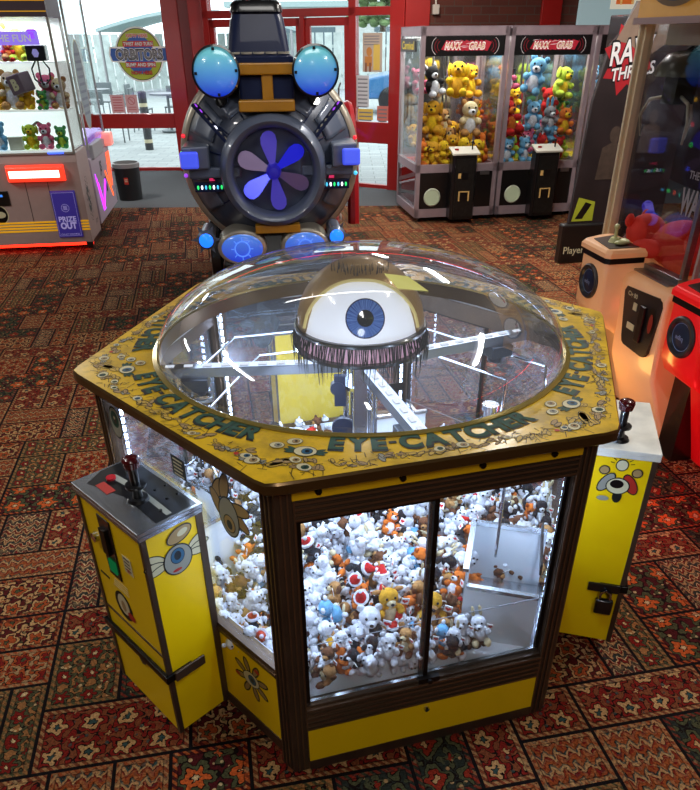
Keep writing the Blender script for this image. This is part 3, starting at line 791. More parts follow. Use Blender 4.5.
# eyelid: outer shell open towards the front
mLid = mat('eyelid_bronze', 'c8a05a', .35, .25, coat=.5, noise=.3, nscale=10)
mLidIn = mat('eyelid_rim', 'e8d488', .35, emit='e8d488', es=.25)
g = G(); NA, NZ = 72, 20; RL = RE+.009
open_dir = Vector((.02, -.9, .34)).normalized()
vs = []; 
def lidp(a, u, rad): return Vector((rad*math.cos(u)*math.cos(a), rad*math.cos(u)*math.sin(a), ZC+rad*math.sin(u)))
def opening(az):   # elevation of the lid edge for azimuth az measured from the front (-Y): None = lid reaches the ring
    x = abs(az)/R(60)
    return R(56)*math.sqrt(max(0, 1-x**2.6)) if x < 1 else 0
cols = []
for i in range(NA+1):
    a = -PI/2 + 2*PI*i/NA - PI
    az = (a + PI/2 + PI) % (2*PI) - PI
    u0 = opening(az)
    cols.append([lidp(a, u0 + (PI/2-u0)*j/NZ, RL) for j in range(NZ+1)])
V = [p for c in cols for p in c]; F = []
for i in range(NA):
    for j in range(NZ): F.append((i*(NZ+1)+j, (i+1)*(NZ+1)+j, (i+1)*(NZ+1)+j+1, i*(NZ+1)+j+1))
g.add(V, F); lid = g.build('eyelid', mLid, ball, angle=180)
md = lid.modifiers.new('s', 'SOLIDIFY'); md.thickness = .006; md.offset = -1
edge = []
for i in range(61):
    az = R(-59.8) + R(119.6)*i/60; edge.append(lidp(-PI/2+az, opening(az), RL+.0))
g = G(); g.tube(edge, .0045, 8); g.build('lid_edge', mLidIn, lid)
mLash = mat('lash_black', '0a0808', .5)
g = G(); rl = random.Random(4)
for i in range(46):  # hairs standing on the lid
    az = R(-62) + R(124)*i/45 + rl.uniform(-.03, .03); p = lidp(-PI/2+az, R(62)+rl.uniform(-.03, .1), RL)
    d = Vector((rl.uniform(-.15, .15), rl.uniform(-.1, .25), 1)); L = rl.uniform(.03, .06)
    if p.z + L > 1.0 + hd*math.sqrt(max(0, 1-(p.xy.length/RD)**2)) - .004: L = max(.008, 1.0+hd*math.sqrt(max(0, 1-(p.xy.length/RD)**2)) - .006 - p.z)
    g.tube([p, p+d*L*.5, p+d*L+Vector((0, .004, 0))], [.0013, .0011, .0004], 4)
g.build('upper_lashes', mLash, lid)
# black rings and hanging lashes
g = G(); g.lathe([(RE+.006, ZC-.010), (RE+.017, ZC-.010), (RE+.018, ZC-.002), (RE+.014, ZC+.001), (RE+.002, ZC)], 72); g.build('upper_ring', mBlk, ball)
g = G(); g.lathe([(RE+.004, ZC-.066), (RE+.02, ZC-.066), (RE+.021, ZC-.056), (RE+.004, ZC-.056), (RE+.004, ZC-.066)], 72); g.build('lower_ring', mBlk, ball)
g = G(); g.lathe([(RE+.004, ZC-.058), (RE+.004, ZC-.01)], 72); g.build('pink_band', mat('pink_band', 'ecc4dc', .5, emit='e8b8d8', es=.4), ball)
g = G()
for i in range(230):
    a = 2*PI*i/230 + rl.uniform(-.012, .012); r0 = RE+.012; r1 = RE+rl.uniform(.012, .03); L = rl.uniform(.055, .12); da = rl.uniform(-.05, .05)
    g.tube([(r0*math.cos(a), r0*math.sin(a), ZC-.01), (r1*math.cos(a+da*.5), r1*math.sin(a+da*.5), ZC-.01-L*.5), ((r1-.002)*math.cos(a+da), (r1-.002)*math.sin(a+da), ZC-.01-L)], [.0024, .002, .0005], 4)
g.build('hanging_lashes', mLash, ball)
# three radial arms carrying claws
mArm = mat('arm_metal', '6c6e74', .3, .85)
for q, a in enumerate((184, 24, -72)):
    M = Matrix.Rotation(R(a), 4, 'Z'); g = G(M)
    g.box(.06, .60, -.018, -.015, .90, .93); g.box(.06, .60, .015, .018, .90, .93); g.box(.06, .60, -.018, .018, .928, .931)
    arm = g.build('radial_arm', mArm, eye, smooth=False)
    g = G(M)
    for i in range(9): g.cbox((.13+i*.055, 0, .9325), (.026, .014, .002))
    g.build('arm_slot', glow('slot_glow', 'e8f0ff', 1.3), arm, smooth=False)  # perforations of the arm, their brightness put in as glow
    r_ = (.50, .50, .40)[q]
    g = G(M); g.box(r_-.04, r_+.04, -.035, .035, .86, .90); g.cyl((r_, 0, .84), (r_, 0, .86), .03, n=16); tr = g.build('trolley', mat('trolley_dark', '20242c', .35, .6), arm, bevel=.003)
    if q == 2: continue
    if q == 0: g = G(M); g.tube([(r_ + .045*math.cos(i*.7)*(1 if i > 2 else .3), .045*math.sin(i*.7), .84 - i*.0034) for i in range(60)], .007, 6); g.build('coiled_cable', mBlk, tr)
    g = G(M)
    g.cyl((r_, 0, .60), (r_, 0, .66), .022, n=14); g.cyl((r_, 0, .655), (r_, 0, .675), .03, n=14)
    for s in range(3):
        b = 2*PI*s/3; c_, s_ = math.cos(b), math.sin(b)
        g.tube([(r_+.02*c_, .02*s_, .62), (r_+.07*c_, .07*s_, .58), (r_+.075*c_, .075*s_, .53), (r_+.035*c_, .035*s_, .49)], .005, 8)
    g.build('claw', mChr, tr)
# chrome grab hanging by the right pane and the yellow notes
M1 = FM((0, 0), A0+90)
g = G(M1); pts = [(-.375+.0, .80, .47), (-.385, .62, .47)] + [(-.355-.03*math.cos(PI*i/8), .60-.05*math.sin(PI*i/8), .47) for i in range(9)] + [(-.325, .62, .47), (-.335, .80, .47)]
g.tube(pts, .0042, 8); g.build('chrome_loop', mChr, eye)
mNote = mat('yellow_note', 'd8d878', .7)
g = G(Matrix.Rotation(R(-72), 4, 'Z')); g.box(.5, .565, -.05, .05, .934, .9345); g.build('paper_note', mNote, eye, smooth=False)
g = G(Matrix.Rotation(R(-40), 4, 'Z')); 
sphr = lambda r: 1.0 + hd*math.sqrt(max(0, 1-(r/RD)**2))
c = Vector((.1, .0)); P4 = []
for (x, y) in ((.058, -.157), (.120, -.167), (.168, -.239), (.09, -.239)):
    P4.append((x, y, sphr(math.hypot(x, y)) + .002))
g = G(); g.add(P4, [(0, 1, 2, 3)]); g.build('paper_note', mNote, dome, smooth=False)
# inside light
area('cabinet_light', (CX, CY, .945), (0, 0, 0), 1.0, 1.0, 27, (.60, .76, 1))
for k in range(6):
    v = vtx(k, .69); point('cabinet_led', (CX+v.x, CY+v.y, .70), 3.0, (.58, .74, 1), .006)
point('eye_light', (CX, CY-.36, 1.09), .5, (.85, .92, 1), .03)

# control boxes
mArtB = [mInk, mPW, mPB, mPP, mPT, mPG, mPR, mPGy]
for k, tc_ in ((1, .05), (3, 0), (5, -.065)):
    deg = A0 + 30 + 60*k; n = Vector((math.cos(R(deg)), math.sin(R(deg)))); M = FM(tuple(n*AP), deg) @ Matrix.Translation((tc_, 0, 0))
    W2, DP, ZB, ZT = .155, .20 if k == 1 else .172, .068, .775
    g = G(M); g.box(-W2, W2, ZB, ZT, .001, DP); bx = g.build('control_box', mYel, eye, smooth=False)
    g = G(M)
    for x in (-W2, W2): g.box(x-.006, x+.006, ZB, ZT, DP-.01, DP+.004); g.box(x-.003 if x > 0 else x-.003, x+.003, ZB, ZT, .0, .02)
    g.box(-W2, W2, .365, .371, DP, DP+.003); g.build('edge_trim', mBrz, bx, smooth=False)
    lightk = k == 1
    mDeck = mSt if not lightk else mat('worn_lit_steel', 'efece0', .35, .1, noise=.3, nscale=14)  # right deck: bright light on the steel put in as a whiter colour
    g = G(M); g.box(-W2-.008, W2+.008, ZT, ZT+.012, -.002, DP+.01); g.box(-W2-.008, W2+.008, ZT-.014, ZT, DP+.006, DP+.01)
    for s in (-1, 1): g.box(s*(W2+.006)-.002, s*(W2+.006)+.002, ZT-.014, ZT, 0, DP+.01)
    top = g.build('deck_plate', mDeck, bx, smooth=False, bevel=.002)
    if not lightk:
        g = G(M @ Matrix(((1, 0, 0, 0), (0, 0, 1, ZT+.0125), (0, -1, 0, 0), (0, 0, 0, 1))))
        # local X right, Y = -out (towards machine), Z up
        g.poly([(-W2, -.1), (-W2+.03, -.155), (.0, -.12), (W2, -.125), (W2, -.01), (-W2, -.01)], 0, 0)
        g.poly([(-.12, -.10), (.02, -.085), (W2-.01, -.09), (W2-.01, -.075), (.0, -.07), (-.11, -.08)], .0003, 1)
        g.box(-.1, -.04, -.145, -.12, .0002, .0006, 2)
        g.build('deck_graphic', [mBlk, mPGy, mPR], top, smooth=False)
    g = G(M)
    for (x, z) in ((.03, .05), (.085, .05), (.03, .02), (.085, .02), (.12, .09)): g.cyl((x, ZT+.012, z), (x, ZT+.017, z), .004, n=10)
    g.build('screw', mBlk, top)
    jx, jz = (.035, .10) if not lightk else (-.10, .10)
    g = G(M)
    g.cyl((jx, ZT+.012, jz), (jx, ZT+.02, jz), .028, .024, 20)
    g.cyl((jx, ZT+.02, jz), (jx, ZT+.055, jz), .013, .009, 14); g.cyl((jx, ZT+.052, jz), (jx, ZT+.058, jz), .026, n=20)
    g.cyl((jx, ZT+.055, jz), (jx, ZT+.115, jz), .011, .012, 14)
    js = g.build('joystick', mBlk, top)
    g = G(M); g.cyl((jx, ZT+.108, jz), (jx, ZT+.125, jz), .019, .022, 18); g.ell((jx, ZT+.127, jz), (.022, .012, .022)); g.build('fire_button', mat('dark_red_button', '4a0a10', .25, coat=.5), js)
    bxx = -.10 if not lightk else .0
    g = G(M); g.cyl((bxx, ZT+.012, .10), (bxx, ZT+.018, .10), .013, n=18); g.build('push_button', mat('red_button', 'b01020', .25, coat=.5), top)
    # front: coin slot, lock, stickers
    g = G(M); g.box(-.062, .0, .54, .735, DP, DP+.004); 
    cs = g.build('coin_slot_plate', mBlk, bx, smooth=False, bevel=.003)
    g = G(M); g.box(-.05, -.022, .62, .70, DP+.004, DP+.012); g.build('coin_entry', mBrzD, cs, smooth=False)
    g = G(M); g.box(-.045, -.01, .56, .60, DP+.004, DP+.008); g.build('coin_return', glow('green_return', '1f8a4c', .35), cs, smooth=False)
    g = G(M); g.cyl((-.10, .64, DP), (-.10, .64, DP+.012), .014, n=16); g.build('cam_lock', mChr, bx)
    g = G(M @ Matrix.Translation((0, 0, DP+.001))); g.box(.035, .075, .6, .655, 0, .001, 1)
    for q in range(4): g.box(.04, .068, .645-.012*q, .649-.012*q, .001, .0013, 0)
    text(g, '$2', .055, .61, .012, None, 6, .02, z=.0014); g.build('price_sticker', mArtB, bx, smooth=False)
    g = G(M @ Matrix.Translation((-.03, .435, DP+.001)))
    g.disc((0, 0), .045, .05, 0, 0, 24); g.disc((0, .005), .03, .036, .0003, 1, 20); g.disc((-.0, .0), .012, .02, .0006, 4, 16); g.disc((.035, -.02), .02, .014, .0005, 6, 14)
    for q in range(4): g.box(-.03+q*.004, .05, .062+q*.009, .065+q*.009, .0003, .0006, 1)
    g.build('round_sticker', mArtB, bx, smooth=False)
    g = G(M); g.box(-.13, -.085, .50, .506, DP, DP+.002); g.build('ticket_slot', mBlk, bx, smooth=False)
    # black security bar wrapping the box
    g = G(M)
    g.box(-W2-.012, W2+.012, .285, .31, DP+.003, DP+.014)
    for s in (-1, 1): g.box(s*(W2+.008)-.005, s*(W2+.008)+.005, .285, .31, DP-.07, DP+.014)
    bar = g.build('security_bar', mat('black_steel', '1a1816', .3, .7), bx, smooth=False, bevel=.002)
    for s in (-1, 1):
        g = G(M); x = s*(W2+.012); g.box(min(x, x+s*.008), max(x, x+s*.008), .283, .315, DP-.105, DP-.01)
        g.build('hasp', mBrz if s > 0 else mBlk, bar, smooth=False, bevel=.003)
    g = G(M); x = -W2-.022
    g.box(x-.014, x+.006, .205, .262, DP-.075, DP-.022); pk = g.build('padlock', mBlk, bar, bevel=.006)
    g = G(M); g.tube([(x-.004, .26, DP-.065), (x-.004, .285, DP-.063), (x-.004, .298, DP-.05), (x-.004, .285, DP-.035), (x-.004, .26, DP-.033)], .005, 8); g.build('shackle', mChr, pk)
    g = G(M); g.poly([(-.02, .285), (.045, .285), (.03, .25), (.01, .24)], DP+.004, 0); g.build('bar_bracket', mBlk, bar, smooth=False)
    # side emblems: an eyeball with white wings on the right side, one with raised arms on the left
    Ms = M @ Matrix(((0, 0, 1, W2+.001), (0, 1, 0, .668), (-1, 0, 0, DP/2), (0, 0, 0, 1))) @ Matrix.Scale(1.14, 4)
    g = G(Ms)
    for sx in (-1, 1):
        for q, (dx, dy, a) in enumerate(((.052, .016, .5), (.058, .0, .15), (.05, -.014, -.2))):
            g.disc((sx*dx, dy), .026, .011, .0002*q, 0, 16, None, sx*a); g.disc((sx*dx, dy), .023, .0085, .0002*q+.0001, 1, 16, None, sx*a)
    g.disc((0, -.01), .037, .04, .001, 0, 28); g.disc((0, -.01), .034, .037, .0012, 7, 28); g.disc((.0, .0), .018, .021, .0014, 0, 22); g.disc((0, .0), .0165, .019, .0016, 2, 22); g.disc((.0, .001), .009, .012, .0018, 3, 14)
    g.disc((.012, .052), .034, .02, .0012, 0, 22, None, .3); g.disc((.012, .052), .031, .017, .0014, 4, 22, None, .3); g.disc((.02, .055), .014, .008, .0016, 1, 14, None, .3)
    g.disc((-.006, -.036), .012, .004, .0018, 6, 12); g.build('printed_emblem', mArtB, bx, smooth=False)
    Ms = M @ Matrix(((0, 0, -1, -W2-.001), (0, 1, 0, .675), (1, 0, 0, .115), (0, 0, 0, 1))) @ Matrix.Scale(1.1, 4)
    g = G(Ms)
    g.disc((0, .055), .016, .018, .0003, 0, 18); g.disc((0, .055), .0135, .015, .0006, 1, 18)
    for q in range(7):
        a = PI*(q+.5)/7; g.box(.02, .03, -.001, .001, .0003, .0005, 0, Matrix.Translation((0, .055, 0)) @ Matrix.Rotation(a, 4, 'Z'))
    for sx in (-1, 1):
        g.disc((sx*.03, .0), .016, .034, .0004, 0, 18, None, sx*.5); g.disc((sx*.03, .0), .013, .03, .0006, 6 if sx > 0 else 7, 18, None, sx*.5)
        g.disc((sx*.04, .036), .014, .014, .0008, 0, 14); g.disc((sx*.04, .036), .011, .011, .001, 4, 14)
    g.disc((0, -.008), .03, .026, .0012, 0, 24); g.disc((0, -.008), .027, .023, .0014, 1, 24); g.disc((-.003, -.002), .017, .013, .0016, 3, 18); g.disc((.004, -.04), .012, .02, .001, 0, 14); g.disc((-.03, -.05), .016, .008, .001, 7, 12)
    g.build('printed_emblem', mArtB, bx, smooth=False)
# ------------------------------------------------------------------ plush toys
def plush_mat(name, col, em=0): return mat('plush_'+name, col, .95, noise=.35, nscale=60, bump=.6)
PM = {k: plush_mat(k, v) for k, v in dict(white='e4e8f2', black='15151a', brown='6a4023', tan='b98850', gold='d8a020', yellow='e8c018', red='c01414', pink='e06a90', blue='6fb0dc', orange='d8701c', cream='d8c8a0', green='4aa05a', grey='8a8c94', lime='b8d040', deep_blue='2a4fb0', lilac='b888e0').items()}
mTagW = mat('tag_white', 'f4f4f4', .5); mTagR = mat('tag_red', 'd01020', .4)
def toy(name, style, c1, c2, c3, s=1.0, tagp=True, hat=None, detail=8):
    """sitting soft toy about 0.1 m tall at s=1; one fluffy body with head, ears, limbs"""
    ms = [PM[c1], PM[c2], PM[c3], PM['black']]
    g = G(Matrix.Scale(s, 4)); n, k = detail+2, detail-1
    E = lambda c, r, m=0: g.ell(c, r, m, None, n, k)
    E((0, 0, .032), (.03, .026, .034), 0); E((0, -.012, .03), (.022, .018, .026), 1)
    E((0, -.006, .078), (.027, .025, .024), 0)
    E((0, -.028, .072), (.013, .012, .010), 1)
    E((0, -.04, .075), (.005, .004, .004), 3)
    for sx in (-1, 1):
        E((sx*.011, -.027, .085), (.0035, .003, .0035), 3)
        E((sx*.026, -.02, .045), (.011, .018, .011), 0); E((sx*.02, -.032, .012), (.013, .022, .012), 2)
        if style == 'bear': E((sx*.021, 0, .098), (.010, .006, .010), 2)
        elif style == 'dog': E((sx*.028, -.002, .078), (.007, .012, .019), 2)
        elif style == 'deer': E((sx*.03, .002, .092), (.014, .006, .007), 2); g.cyl((sx*.01, 0, .098), (sx*.014, 0, .112), .003, .002, 6, 1)
        elif style == 'bunny': E((sx*.012, .003, .115), (.007, .005, .022), 2)
        elif style == 'cat': g.cyl((sx*.017, 0, .094), (sx*.021, 0, .112), .010, .001, 6, 2)
    if style == 'bird': g.cyl((0, -.03, .075), (0, -.05, .071), .008, .001, 8, 2)
    E((0, .03, .02), (.009, .012, .009), 2)
    o = g.build(name, ms, None, angle=180)
    if hat:
        g = G(Matrix.Scale(s, 4)); g.cyl((0, .0, .092), (.014, .006, .122), .022, .005, 12); h = g.build('hat', PM['red'], o)
        g = G(Matrix.Scale(s, 4)); g.lathe([(.019, .088), (.026, .09), (.026, .098), (.019, .1)], 12); g.ell((.016, .006, .125), .007); g.build('hat_trim', PM['white'], h)
    if tagp:
        g = G(Matrix.Scale(s, 4) @ TR(.026, -.022, .062, 20, 10, -15)); g.box(0, .02, -.0008, .0008, 0, .024)
        t = g.build('paper_tag', mTagW, o, smooth=False)
        g = G(Matrix.Scale(s, 4) @ TR(.026, -.022, .062, 20, 10, -15) @ Matrix(((1, 0, 0, .010), (0, 0, -1, -.0012), (0, 1, 0, .012), (0, 0, 0, 1))))
        g.poly([(0, -.008), (.008, .001), (.006, .006), (.002, .006), (0, .003), (-.002, .006), (-.006, .006), (-.008, .001)], 0)
        g.build('red_heart', mTagR, t, smooth=False)
    # origin at the base centre
    return o
def place(proto, used, loc, rot, sc=1.0, label=None, group=None, cat='plush toy', parent=None):
    o = proto if not used.get(proto.name) else copytree(proto)
    used[proto.name] = True
    o.location = loc; o.rotation_euler = rot; o.scale = (sc, sc, sc)
    tag(o, label, cat, group); return o

# ------------------------------------------------------------------ MAXX GRAB machines
mFr = mat('pink_grey_metal', 'b8a6ae', .34, .5, noise=.15, nscale=10)
mPanB = mat('black_panel', '0b0b0d', .35, coat=.3)
mMx = glass('machine_glass', (.97, .98, .98, 1), .03, .3)
mMir = mat('mirror_back', 'b8bcc0', .08, .95)
mBan = mat('banner_black', '08080a', .3)
mBanR = mat('banner_red', 'b01c30', .4, emit='b01c30', es=.25); mBanW = mat('banner_white', 'e8dfe0', .4, emit='e8dfe0', es=.35); mBanY = mat('banner_gold', 'c8a060', .4, emit='c8a060', es=.2)
mTrayR = mat('tray_red', 'c02a1c', .5); mTrayY = mat('tray_yellow', 'd8b818', .5)
MXO = Vector((.735, 7.945, 0))
MXR = 9.6
mx1 = Vector((math.cos(R(MXR)), math.sin(R(MXR)), 0)); mx2 = Vector((-mx1.y, mx1.x, 0))
def maxx(i, label):
    o = MXO + mx1*(.925*i)
    t = thing('grabber_machine', label, 'claw machine', o, MXR, 'row of tall glass grabber machines'); w, d = .905, .88
    g = G()
    for (x, y) in ((0, 0), (w-.045, 0), (0, d-.045), (w-.045, d-.045)): g.box(x, x+.045, y, y+.045, .05, 1.84)
    for z0, z1 in ((.05, .14), (.51, .59), (1.76, 1.84)):
        g.box(0, w, 0, .04, z0, z1); g.box(0, w, d-.04, d, z0, z1); g.box(0, .04, 0, d, z0, z1); g.box(w-.04, w, 0, d, z0, z1)
    g.box(0, w, 0, d, 1.835, 1.845)
    g.build('frame', mFr, t, smooth=False)
    g = G(); g.box(.045, w-.045, .01, .03, .14, .51); pn = g.build('lower_panel', mPanB, t, smooth=False)
    g = G(); g.lathe([(.094, -.004), (.082, -.012), (.08, .02)], 30, 0, Matrix(((1, 0, 0, .19), (0, 0, 1, .008), (0, 1, 0, .32-.06), (0, 0, 0, 1)))); g.build('chute_ring', mat('chute_cream', 'c4cbb4', .5), pn)
    g = G(Matrix(((1, 0, 0, .19), (0, 0, -1, .006), (0, 1, 0, .26), (0, 0, 0, 1)))); g.disc((0, 0), .086, .092, 0, 0, 28); g.build('chute_flap', mat('chute_pale', 'b8c4a4', .5, emit='b8c4a4', es=.12), pn, smooth=False)
    g = G(); g.box(.72, .82, -.004, .01, .475, .515); g.build('door_latch', mSteel, pn, smooth=False)
    for sgn, x in ((0, .008), (1, w-.012)):
        g = G(); g.box(x, x+.004, .045, d-.045, .14, .51); g.build('side_panel', mMx if (i == 0 and sgn == 0) else mPanB, t, smooth=False)
        g = G(); g.box(x, x+.004, .045, d-.045, .59, 1.76); g.build('side_glass', mMx, t, smooth=False)
    g = G(); g.box(.04, w-.04, .015, .02, .59, 1.60); g.build('front_glass', mMx, t, smooth=False)
    g = G(); g.box(.04, w-.04, d-.03, d-.02, .59, 1.76); g.build('mirror_back', mMir, t, smooth=False)
    g = G(); g.box(.04, w-.04, .04, d-.04, .54, .56); g.build('prize_tray', (mTrayR, mTrayY, mTrayY)[i], t, smooth=False)
    g = G(); g.box(.04, w-.04, .04, d-.04, .14, .16); g.build('base_board', mFr, t, smooth=False)
    g = G()
    if i == 0: g.beam((.02, .05, .50), (.02, d-.05, .33), .02, .04); g.beam((.02, .05, .30), (.02, d-.05, .20), .02, .03); g.build('brace', mSteel, t, smooth=False)
    # banner
    g = G(); g.box(.04, w-.04, .0, .012, 1.59, 1.765); bn = g.build('banner', mBan, t, smooth=False)
    M = Matrix(((1, 0, 0, w/2), (0, 0, -1, -.001), (0, 1, 0, 1.677), (0, 0, 0, 1)))
    g = G(M)
    for q in range(9):
        a = rnd.uniform(-.3, .3); x = -.2 + q*.05; g.poly([(x-.05, -.03), (x+.03, -.045), (x+.07, .03), (x, .05)], .0004 + q*.00002, 0)
    for s in (-1, 1):
        for q in range(3):
            r0 = .05 + .017*q; cx_ = s*(.24+.012*q)
            pts = [(cx_ + s*r0*math.cos(b), r0*math.sin(b)) for b in [R(-60+12*j) for j in range(11)]]; pts2 = [(cx_ + s*(r0-.003)*math.cos(b), (r0-.003)*math.sin(b)) for b in [R(-60+12*j) for j in range(11)]]
            g.poly(pts + pts2[::-1], .001, 0 if q < 2 else 1)
    for q in range(7):
        y = rnd.uniform(-.04, .04); x = rnd.uniform(-.2, .2); g.poly([(x-.05, y), (x+.05, y+.012), (x-.02, y+.008)], .0012, 1)
    text(g, 'MAXX', -.125, -.0, .062, None, 1, .05, .17, .2, .0016); text(g, 'GRAB', .12, -.0, .062, None, 1, .05, .17, .2, .0016)
    text(g, 'MAXX', -.125, -.0, .052, None, 2, .0, .16, .2, .002); text(g, 'GRAB', .12, -.0, .052, None, 2, .0, .16, .2, .002)
    g.build('banner_print', [mBanR, mBanW, mBanY], bn, smooth=False)
    if i == 0:
        g = G(Matrix(((0, 0, -1, .003), (-1, 0, 0, d/2+.1), (0, 1, 0, 1.68), (0, 0, 0, 1)))); g.box(-.33, .3, -.06, .06, 0, .004, 0)
        text(g, 'Carnival', 0, 0, .07, None, 1, .02, .5, .1, .006)
        g.build('side_sign', [mBan, mat('sign_yellow', 'd8c040', .4, emit='d8c040', es=.3)], t, smooth=False)
    # control pod
    g = G(); g.prism([(.36, .0), (.36, -.12), (.38, -.15), (.61, -.15), (.63, -.12), (.63, .0)], .045, .70); pd = g.build('control_pod', mPanB, t, smooth=False, bevel=.004)
    g = G(); g.loft([[(.345, .0, .745), (.345, -.165, .695), (.645, -.165, .695), (.645, .0, .745)], [(.345, .0, .765), (.345, -.165, .715), (.645, -.165, .715), (.645, .0, .765)]]); dk = g.build('control_deck', mat('deck_pale', 'c8c4b8', .4), pd, smooth=False, bevel=.004)
    g = G(); g.cyl((.58, -.08, .74), (.58, -.08, .80), .007, n=8); g.ell((.58, -.08, .81), .017); g.build('joystick', mBlk, dk)
    g = G(); g.cyl((.41, -.08, .738), (.41, -.08, .752), .022, n=16); g.build('push_button', mat('red_button', 'b01020', .25), dk)
    g = G(); g.box(.395, .60, -.156, -.15, .08, .66); cp = g.build('coin_door', mat('coin_door_grey', '3c3a38', .35, .7, noise=.3, nscale=20), pd, smooth=False)
    g = G(); g.box(.46, .53, -.162, -.156, .46, .53); g.build('coin_slot', mBlk, cp, smooth=False)
    g = G(); g.box(.45, .54, -.16, -.156, .24, .33); g.build('coin_return', mBlk, cp, smooth=False)
    g = G(); g.box(.42, .45, -.162, -.156, .47, .52); g.build('coin_label', mBanY, cp, smooth=False)
    g = G(); g.box(.435, .45, -.162, -.156, .24, .34); g.box(.54, .555, -.162, -.156, .24, .34); g.box(.45, .54, -.162, -.156, .33, .34); g.build('slot_surround', mBanY, cp, smooth=False)
    for (x, y) in ((.06, .06), (w-.06, .06), (.06, d-.06), (w-.06, d-.06)):
        g = G(); g.cyl((x-.012, y, .025), (x+.012, y, .025), .025, n=14); g.cyl((x, y, .02), (x, y, .055), .012, n=8); g.build('castor', mBlk, t)
    # claw and gantry inside
    cxx = (.42, .22, .5)[i]
    g = G(); g.box(.05, w-.05, .40, .43, 1.72, 1.745); g.box(cxx-.05, cxx+.05, .36, .46, 1.66, 1.72); gn = g.build('gantry', mSteel, t, smooth=False)
    g = G(); g.cyl((cxx, .41, 1.45), (cxx, .41, 1.66), .004, n=6); g.cyl((cxx, .41, 1.40), (cxx, .41, 1.46), .024, n=12)
    for s in range(3):
        b = 2*PI*s/3+.4; c_, s_ = math.cos(b), math.sin(b)
        g.tube([(cxx+.02*c_, .41+.02*s_, 1.41), (cxx+.06*c_, .41+.06*s_, 1.37), (cxx+.06*c_, .41+.06*s_, 1.31), (cxx+.03*c_, .41+.03*s_, 1.27)], .005, 6)
    g.build('claw', mBlk if i else mChr, gn)
    g = G(); g.cyl((.30+.3*(i == 1), .6, .56), (.30+.3*(i == 1), .6, 1.75), .012, n=8); g.cyl((.52, .78, .56), (.52, .78, 1.75), .012, n=8); g.build('upright_tube', mSteel, t)
    area('grabber_light', o + mx1*.45 + mx2*.42 + Vector((0, 0, 1.755)), (0, 0, MXR), .7, .6, 20, (1, .96, .86))
    return t, o
mxl = ['glass grabber machine of gold plush at the left end of the row', 'glass grabber machine of red and blue plush in the middle of the row', 'grabber machine at the right end of the row, partly hidden by the dark cabinet']
for i in range(3): maxx(i, mxl[i])
USED = {}
def mkbig(nm, st, a, b, c, hat=None): return toy(nm, st, a, b, c, 2.2, False, hat, 10)
P = {'gold_dog': mkbig('plush_dog', 'dog', 'gold', 'yellow', 'gold'), 'yellow_dog': mkbig('plush_dog', 'dog', 'yellow', 'gold', 'yellow'), 'tan_dog': mkbig('plush_dog', 'dog', 'tan', 'cream', 'brown'),
     'tux_cat': mkbig('plush_cat', 'cat', 'black', 'white', 'white'), 'red_bear': mkbig('plush_bear', 'bear', 'red', 'orange', 'red'), 'blue_bear': mkbig('plush_bear', 'bear', 'blue', 'white', 'blue'),
     'pink_bear': mkbig('plush_bear', 'bear', 'pink', 'white', 'pink'), 'cream_bear': mkbig('plush_bear', 'bear', 'cream', 'white', 'tan'), 'orange_cat': mkbig('plush_cat', 'cat', 'orange', 'yellow', 'orange'),
     'lime_dog': mkbig('plush_dog', 'dog', 'lime', 'yellow', 'lime'), 'green_bear': mkbig('plush_bear', 'bear', 'green', 'lime', 'green'), 'grey_bunny': mkbig('plush_bunny', 'bunny', 'grey', 'white', 'blue')}
CN = {'gold_dog': 'golden plush dog', 'yellow_dog': 'bright yellow plush dog', 'tan_dog': 'tan plush dog', 'tux_cat': 'black and white plush cat', 'red_bear': 'red plush bear', 'blue_bear': 'pale blue plush bear', 'pink_bear': 'pink plush bear', 'cream_bear': 'cream plush bear', 'orange_cat': 'orange plush cat', 'lime_dog': 'lime yellow plush dog', 'green_bear': 'green plush bear', 'grey_bunny': 'grey and blue plush bunny'}
def stock(i, lst, where, grp):
    for (k, x, y, z, rz, sc, lab) in lst:
        p = MXO + mx1*(.925*i + x) + mx2*y + Vector((0, 0, z))
        place(P[k], USED, p, (R(random.Random(x*9+z).uniform(-14, 14)), R(random.Random(y*7+z).uniform(-14, 14)), R(MXR + rz)), sc, CN[k] + ' ' + lab, grp)
g1 = 'soft toys in the left grabber machine'; g2 = 'soft toys in the middle grabber machine'; g3 = 'soft toys in the right grabber machine'
stock(0, [('pink_bear', .12, .45, 1.22, 10, 1.1, 'hung high at the left of the golden toys'), ('tux_cat', .25, .3, 1.22, 10, 1.25, 'hung high behind the banner of the left machine'), ('yellow_dog', .47, .25, 1.2, -20, 1.5, 'hung highest in the middle of the left machine'),
          ('gold_dog', .72, .6, 1.18, 20, 1.4, 'hung at upper right near the mirror of the left machine'), ('gold_dog', .24, .30, .86, -25, 1.4, 'perched on top of the heap in the left machine'), ('tan_dog', .38, .4, .84, 30, 1.1, 'sitting beside the perched golden dog'),
          ('cream_bear', .66, .35, .82, 0, 1.5, 'large and pale at right of the left machine'), ('orange_cat', .82, .6, .95, 0, .9, 'high at the right edge of the left machine')], '', g1)
